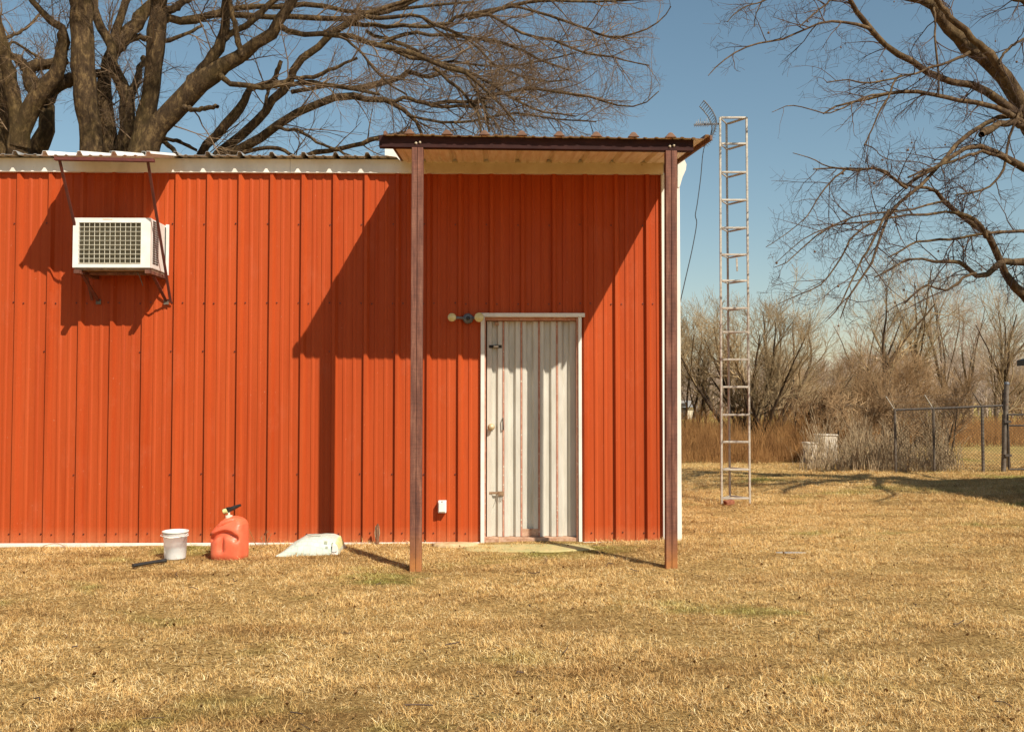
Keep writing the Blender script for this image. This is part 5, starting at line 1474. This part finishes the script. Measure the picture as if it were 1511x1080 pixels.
# arching limb low over the sedge
arch = thing('shrub', 'dark arching bare limb curving over the rust brown sedge', 'shrub', (*U(1135, 660, 21)[:2], 0))
pl = limb_world([(1130, 668, 7), (1142, 655, 7), (1160, 646, 6), (1180, 636, 6), (1188, 620, 5), (1200, 608, 5), (1222, 600, 5), (1250, 598, 4), (1280, 603, 3), (1300, 612, 2)], 21, 20.5, 20, 3)
V, F = tubes(pl[None, :, :3], pl[None, :, 3], 7); np_mesh('limb', V, F, M['bark_bg'], arch, True)
P1, R1 = spawn(pl[None, :, :3], pl[None, :, 3], 60, 0.6, 0.9, 6, 0.06, 0.15, 0.3, 0.5); P2, R2 = spawn(P1, R1, 7, 0.3, 0.8, 4, 0.03, 0.2, 0.1, .7)
V, F = join([tubes(P1, np.maximum(R1, .004), 3), tubes(P2, np.maximum(R2, .003), 3)]); np_mesh('twigs', V, F, M['twig_rust'], arch)['kind'] = 'stuff'

for i, (u, Y, h, nst_, spr, m_, lab) in enumerate([
        (1262, 27, 2.5, 9, 1.0, rus_m, 'dense russet shrub behind the taller cabinet'),
        (1292, 18.6, 1.2, 8, 1.2, rus_m, 'low brown bramble mound among the dead stalks left of the fence'),
        (1352, 18.8, 1.25, 8, 0.9, rus_m, 'low brown bramble mound behind the first fence bay'),
        (1225, 20.5, 1.35, 7, 0.9, rus_m, 'low brown bramble mound right behind the pale cabinets'),
        (1300, 23, 2.1, 9, 0.9, rus_m, 'russet shrub tangled in the left end of the fence'),
        (1345, 30, 2.2, 7, 0.9, rus_m, 'orange brown shrub beyond the middle of the fence'),
        (1410, 33, 2.2, 7, 0.9, rus_m, 'orange brown shrub seen above the right fence bay'),
        (1235, 34, 2.3, 6, 0.9, tan_m, 'tan bare shrub low on the skyline above the cabinets'),
        (1505, 36, 2.2, 6, 0.9, rus_m, 'brown shrub beyond the gate at the right edge')]):
    grow_tree('shrub', lab, U(u, 640, Y)[0], Y, h, nst_, spr, 0.035, m_, 40 + i, levels=((7, .34, .6), (7, .19, .6), (6, .1, .65)), split=0.35, r_min=0.0035)
for i, (u, Y, h, th, m_, lab) in enumerate([
        (1305, 26, 4.4, .35, tan_m, 'tall thin bare tree with a dark straight trunk left of the fence'),
        (1352, 34, 6.0, .3, tan_m, 'bare tree forking in a wide vee behind the fence'),
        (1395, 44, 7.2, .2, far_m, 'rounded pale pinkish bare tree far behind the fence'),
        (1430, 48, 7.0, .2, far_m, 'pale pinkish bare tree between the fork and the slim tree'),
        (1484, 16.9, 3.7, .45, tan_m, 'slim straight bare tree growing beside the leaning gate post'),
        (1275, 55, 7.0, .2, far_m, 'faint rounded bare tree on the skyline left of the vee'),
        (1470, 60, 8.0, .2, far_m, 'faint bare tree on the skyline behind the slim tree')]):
    grow_tree('bare_tree', lab, U(u, 640, Y)[0], Y, h, 5 if i != 4 else 5, 0.50 if i != 4 else 0.38, 0.10 if i != 4 else 0.05, m_, 60 + i, levels=((6, .30, .5), (6, .15, .6), (5, .08, .65)) if i != 4 else ((6, .30, .5), (6, .16, .6), (5, .09, .65)), trunk_h=th, r_min=0.0033 * max(1, Y / 26) if i != 4 else 0.0022)

# far treeline, reads as one mass
def treeline():
    rng = np.random.default_rng(77)
    N = 1500
    X = rng.uniform(-60, 130, N); Y = rng.uniform(95, 150, N)
    h = rng.uniform(5.0, 8.5, N) * (0.8 + 0.25 * np.sin(X * .13) + 0.12 * np.sin(X * .41 + 1))
    g = gz(X, Y)
    n = 6; P = np.empty((N, n, 3)); d = np.zeros((N, 3)); d[:, 2] = 1; d[:, 0] = rng.normal(0, .12, N)
    P[:, 0] = np.stack([X, Y, g - .3], 1)
    for k in range(1, n):
        P[:, k] = P[:, k - 1] + d * (h / (n - 1))[:, None]; d += rng.normal(0, .08, (N, 3)); d[:, 2] = 1
    Rr = 0.11 * (1 - .75 * np.linspace(0, 1, n))[None, :] * np.ones((N, 1))
    P1, R1 = spawn(P, Rr, 9, 3.0, 0.6, 4, 0.05, 0.12, 0.1, .5, rng=rng)
    P2, R2 = spawn(P1, np.maximum(R1, .03), 7, 1.5, 0.7, 3, 0.05, 0.15, 0.1, .7, rng=rng)
    V, F = join([tubes(P, Rr, 4), tubes(P1, np.maximum(R1, .03), 3), tubes(P2, np.maximum(R2, .022), 3)])
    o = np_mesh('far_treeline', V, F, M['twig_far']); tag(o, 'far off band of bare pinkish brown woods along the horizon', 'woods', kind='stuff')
treeline()

# ---------------------------------------------------------------- tall dead growth
def blades(N, X, Y, h, lean, wid, rng, n=4, curl=0.2):
    g = gz(X, Y); a = rng.uniform(0, 2 * np.pi, N)
    d = np.stack([np.cos(a) * lean, np.sin(a) * lean, np.ones(N)], 1)
    P = np.empty((N, n, 3)); P[:, 0] = np.stack([X, Y, g - .02], 1)
    st = (h / (n - 1))[:, None]
    for k in range(1, n):
        P[:, k] = P[:, k - 1] + d / np.linalg.norm(d, axis=1, keepdims=True) * st
        d[:, :2] += rng.normal(0, curl, (N, 2)) * 0.5 + d[:, :2] * 0.15
    Rr = wid[:, None] * (1 - .7 * np.linspace(0, 1, n))[None, :]
    return P, Rr
def reeds():
    rng = np.random.default_rng(5); N = 15000
    Y = rng.uniform(18.4, 27, N); u = rng.uniform(985, 1225, N) + rng.normal(0, 6, N)
    X = (u - 734) / FPX * Y
    h = rng.uniform(0.25, 0.95, N) * (1 + .22 * np.sin(X * 3) + .25 * np.sin(X * 7.3 + Y * 2)) * np.where(Y < 19.4, rng.uniform(.3, .9, N), 1)
    P, Rr = blades(N, X, Y, h, np.abs(rng.normal(0, .30, N)), rng.uniform(.002, .006, N), rng, 4, .35)
    V, F = tubes(P, Rr, 3); o = np_mesh('tall_sedge', V, F, M['reed']); tag(o, 'dense rust brown tall dry sedge below the bare shrubs', 'sedge', kind='stuff')
    N = 9000
    Y = rng.uniform(24, 40, N); u = rng.uniform(1190, 1530, N); X = (u - 734) / FPX * Y
    P, Rr = blades(N, X, Y, rng.uniform(0.3, 0.8, N), np.abs(rng.normal(0, .2, N)), np.full(N, .006), rng)
    V, F = tubes(P, Rr, 3); o = np_mesh('pasture_weeds', V, F, M['reed']); tag(o, 'rusty weeds in the pasture beyond the chain link fence', 'weeds', kind='stuff')
reeds()
def stalks():
    rng = np.random.default_rng(6); N = 1150
    cc = rng.uniform(1185, 1415, 60); cc[:22] = rng.normal(1318, 50, 22)
    u = cc[rng.integers(0, 60, N)] + rng.normal(0, 7, N)
    Y = rng.uniform(16.1, 18.1, N)
    X = (u - 734) / FPX * Y
    h = rng.uniform(0.2, 1.15, N) * (0.8 + 0.3 * np.sin(u * 0.11) + 0.15 * np.sin(u * .37))
    P, Rr = blades(N, X, Y, h, np.abs(rng.normal(0, .16, N)), rng.uniform(.003, .0105, N), rng, 5, .22)
    P2, R2 = spawn(P, Rr, 1, 0.22, 0.5, 3, .08, .15, .4, .5, rng=rng)
    V, F = join([tubes(P, Rr, 4), tubes(P2, np.maximum(R2, .002), 3)])
    o = np_mesh('dead_stalks', V, F, M['stalk']); tag(o, 'stand of pale upright dead stalks along the chain link fence', 'stalks', kind='stuff')
stalks()

# ---------------------------------------------------------------- lawn of dry grass (tufts scattered by geometry nodes)
tcol = bpy.data.collections.new('grass_tuft_shapes')
def tuft(seed, nb, rad, lmin, lmax, flat):
    rng = np.random.default_rng(seed)
    a = rng.uniform(0, 2 * np.pi, nb); r_ = rad * np.sqrt(rng.uniform(0, 1, nb))
    base = np.stack([r_ * np.cos(a), r_ * np.sin(a), np.full(nb, -0.004)], 1)
    az = rng.uniform(0, 2 * np.pi, nb)
    el = np.clip(rng.normal(flat, 0.35, nb), 0.03, 1.35)
    L_ = rng.uniform(lmin, lmax, nb)
    d = np.stack([np.cos(az) * np.cos(el), np.sin(az) * np.cos(el), np.sin(el)], 1)
    side = np.stack([-np.sin(az), np.cos(az), np.zeros(nb)], 1) + rng.normal(0, .3, (nb, 3)); side /= np.linalg.norm(side, axis=1, keepdims=True)
    w = rng.uniform(0.0008, 0.0018, nb)[:, None]
    p0 = base; p1 = base + d * (L_ * .5)[:, None]
    d2 = d.copy(); d2[:, 2] -= rng.uniform(.0, .45, nb); d2 += rng.normal(0, .15, (nb, 3)); d2 /= np.linalg.norm(d2, axis=1, keepdims=True)
    p2 = p1 + d2 * (L_ * .5)[:, None]
    p2[:, 2] = np.maximum(p2[:, 2], 0.002)
    V = np.stack([p0 - side * w, p0 + side * w, p1 - side * w * .85, p1 + side * w * .85, p2], 1).reshape(-1, 3)
    b_ = (np.arange(nb) * 5)[:, None]
    F = np.concatenate([b_ + np.array([[0, 1, 3]]), b_ + np.array([[0, 3, 2]]), b_ + np.array([[2, 3, 4]])])
    tint = np.repeat(np.clip(rng.beta(1.6, 1.5, nb), 0, 1), 5)
    me = bpy.data.meshes.new('grass_tuft')
    me.vertices.add(len(V)); me.vertices.foreach_set('co', V.astype(np.float32).ravel())
    me.loops.add(len(F) * 3); me.loops.foreach_set('vertex_index', F.astype(np.int32).ravel())
    me.polygons.add(len(F)); me.polygons.foreach_set('loop_start', np.arange(0, len(F) * 3, 3, dtype=np.int32))
    at = me.attributes.new('tint', 'FLOAT', 'POINT'); at.data.foreach_set('value', tint.astype(np.float32))
    me.materials.append(M['grass']); me.update(calc_edges=True)
    o = bpy.data.objects.new('grass_tuft', me); tcol.objects.link(o)
for s in range(6): tuft(100 + s, 110, 0.10, 0.014, 0.048, 0.30)
for s in range(2): tuft(200 + s, 70, 0.06, 0.02, 0.065, 0.75)
tuft(300, 22, 0.14, 0.07, 0.14, 0.08)

def lawn():
    xs = np.arange(-6.4, 12.01, 0.1); ys = np.arange(2.8, 24.01, 0.1)
    X, Y = np.meshgrid(xs, ys)
    Z = gz(X, Y) - 0.003 + 0.006 * np.sin(X * 5.1 + Y) * np.sin(Y * 6.3)
    lim = np.abs((X + 0.015 * Y) / Y) < 0.66                       # what the place shows from about here
    inb = (X < XCORN + 0.16) & (Y > YW - 0.10)                       # under the building
    near = sstep(18, 6, Y)
    from mathutils import noise as mn
    nz = np.array([mn.noise(Vector((x_ * 0.9, y_ * 1.6, 3.1))) + 0.9 * mn.noise(Vector((x_ * 3.4, y_ * 4.6, 8.1))) for x_, y_ in zip(X.ravel(), Y.ravel())]).reshape(X.shape)
    D = (70 + 230 * near) * np.clip(0.95 + 1.1 * nz, 0.10, 1.6)
    D = np.where(Y > 18, 22, D)
    wall = np.exp(-((Y - (YW - 0.16)) / 0.07) ** 2) * (X < XCORN + .2) * (X > U(400, 800, YW)[0])
    D = D * (1 + 1.2 * wall)
    cx = U(780, 805, 8.28)[0]
    D = np.where((np.abs(X - cx) < 0.60) & (np.abs(Y - 8.36) < 0.19), D * 0.8, D)
    D = np.where((np.abs(X - (DX0 + DX1) / 2) < 0.48) & (Y > 8.55), D * 0.15, D)
    cs = U(672, 797, 8.5)[0]
    D = np.where(((X - cs) / .22) ** 2 + ((Y - 8.5) / .10) ** 2 < 1, D * .08, D)
    D = np.where(lim & ~inb, D, 0)
    nx = len(xs); V = np.stack([X.ravel(), Y.ravel(), Z.ravel()], 1)
    i, j = np.meshgrid(np.arange(nx - 1), np.arange(len(ys) - 1)); a = (j * nx + i).ravel()
    F = np.stack([a, a + 1, a + nx + 1, a + nx], 1)
    Dr = D.ravel(); F = F[(Dr[F].min(axis=1) > 0)]
    o = np_mesh('dry_grass', V, F, M['grass'])
    me = o.data
    nv = len(me.vertices)
    at = me.attributes.new('dens', 'FLOAT', 'POINT'); at.data.foreach_set('value', Dr.astype(np.float32))
    sc = (0.85 + 0.55 * sstep(6, 17, Y) + 0.25 * np.clip(nz, -1, 1) + 0.6 * wall).ravel()
    at = me.attributes.new('size', 'FLOAT', 'POINT'); at.data.foreach_set('value', sc.astype(np.float32))
    ng = bpy.data.node_groups.new('scatter_grass', 'GeometryNodeTree')
    ng.interface.new_socket('Geometry', in_out='INPUT', socket_type='NodeSocketGeometry')
    ng.interface.new_socket('Geometry', in_out='OUTPUT', socket_type='NodeSocketGeometry')
    N_ = ng.nodes.new; L_ = ng.links.new
    gi, go = N_('NodeGroupInput'), N_('NodeGroupOutput')
    dp = N_('GeometryNodeDistributePointsOnFaces'); dp.distribute_method = 'RANDOM'
    na = N_('GeometryNodeInputNamedAttribute'); na.data_type = 'FLOAT'; na.inputs['Name'].default_value = 'dens'
    ns = N_('GeometryNodeInputNamedAttribute'); ns.data_type = 'FLOAT'; ns.inputs['Name'].default_value = 'size'
    ci = N_('GeometryNodeCollectionInfo'); ci.inputs['Collection'].default_value = tcol
    ci.inputs['Separate Children'].default_value = True; ci.inputs['Reset Children'].default_value = True
    io = N_('GeometryNodeInstanceOnPoints'); io.inputs['Pick Instance'].default_value = True
    rv = N_('FunctionNodeRandomValue'); rv.data_type = 'FLOAT_VECTOR'
    rv.inputs[0].default_value = (-0.12, -0.12, 0); rv.inputs[1].default_value = (0.12, 0.12, 6.283)
    rs = N_('FunctionNodeRandomValue'); rs.data_type = 'FLOAT'; rs.inputs[2].default_value = 0.65; rs.inputs[3].default_value = 1.25; rs.inputs['Seed'].default_value = 3
    ml = N_('ShaderNodeMath'); ml.operation = 'MULTIPLY'
    L_(gi.outputs[0], dp.inputs['Mesh']); L_(na.outputs[0], dp.inputs['Density'])
    L_(dp.outputs['Points'], io.inputs['Points']); L_(ci.outputs[0], io.inputs['Instance'])
    L_(rv.outputs[0], io.inputs['Rotation']); L_(rs.outputs[1], ml.inputs[0]); L_(ns.outputs[0], ml.inputs[1]); L_(ml.outputs[0], io.inputs['Scale'])
    L_(io.outputs[0], go.inputs[0])
    md = o.modifiers.new('scatter', 'NODES'); md.node_group = ng
    tag(o, 'matted dry golden lawn grass with greener patches', 'grass', kind='stuff')
lawn()

# ---------------------------------------------------------------- fallen leaves and bits of stick in the lawn
def litter():
    rng = np.random.default_rng(91)
    N = 1100
    Y = 3.4 + 14 * rng.uniform(0, 1, N) ** 1.3; X = (rng.uniform(-60, 1570, N) - 734) / FPX * Y
    ok = ~((Y > YW - 0.12) & (X < XCORN + 0.2)); X, Y = X[ok], Y[ok]; N = len(X)
    a = rng.uniform(0, 2 * np.pi, N); L_ = rng.uniform(0.004, 0.013, N); W_ = L_ * rng.uniform(.3, .6, N)
    d = np.stack([np.cos(a), np.sin(a), rng.normal(0, .25, N)], 1) * L_[:, None]
    e = np.stack([-np.sin(a), np.cos(a), rng.normal(0, .5, N)], 1) * W_[:, None]
    c = np.stack([X, Y, gz(X, Y) + rng.uniform(0.008, 0.022, N)], 1)
    up = np.zeros((N, 3)); up[:, 2] = rng.uniform(0.002, .012, N)
    V = np.stack([c - d, c - e * .9 + up, c + e * .9 + up, c + d, c - up], 1).reshape(-1, 3)
    b_ = (np.arange(N) * 5)[:, None]
    F = np.concatenate([b_ + np.array([[0, 1, 4]]), b_ + np.array([[0, 4, 2]]), b_ + np.array([[1, 3, 4]]), b_ + np.array([[4, 3, 2]])])
    o = np_mesh('fallen_leaves', V, F, noisy('dead_leaf_brown', (0.14, 0.075, 0.032), (0.34, 0.19, 0.08), 9, 0.8, spec=0.1))
    tag(o, 'small dead brown leaves scattered through the lawn', 'leaves', kind='stuff')
    K = 60
    Y = rng.uniform(3.6, 13, K); X = (rng.uniform(0, 1511, K) - 734) / FPX * Y
    ok = ~((Y > YW - 0.3) & (X < XCORN + 0.3)); X, Y = X[ok], Y[ok]; K = len(X)
    a = rng.uniform(0, 2 * np.pi, K); L_ = rng.uniform(.03, .13, K)
    P = np.stack([np.stack([X + np.cos(a) * L_ * t + rng.normal(0, .006, K), Y + np.sin(a) * L_ * t, gz(X, Y) + .03 + rng.normal(0, .006, K)], 1) for t in (-.5, 0, .5)], 1)
    V, F = tubes(P, rng.uniform(.0015, .0038, K)[:, None] * np.ones((K, 3)), 4)
    o = np_mesh('fallen_twigs', V, F, M['twig_syc']); tag(o, 'short dark fallen twigs lying about in the grass', 'twigs', kind='stuff')
litter()
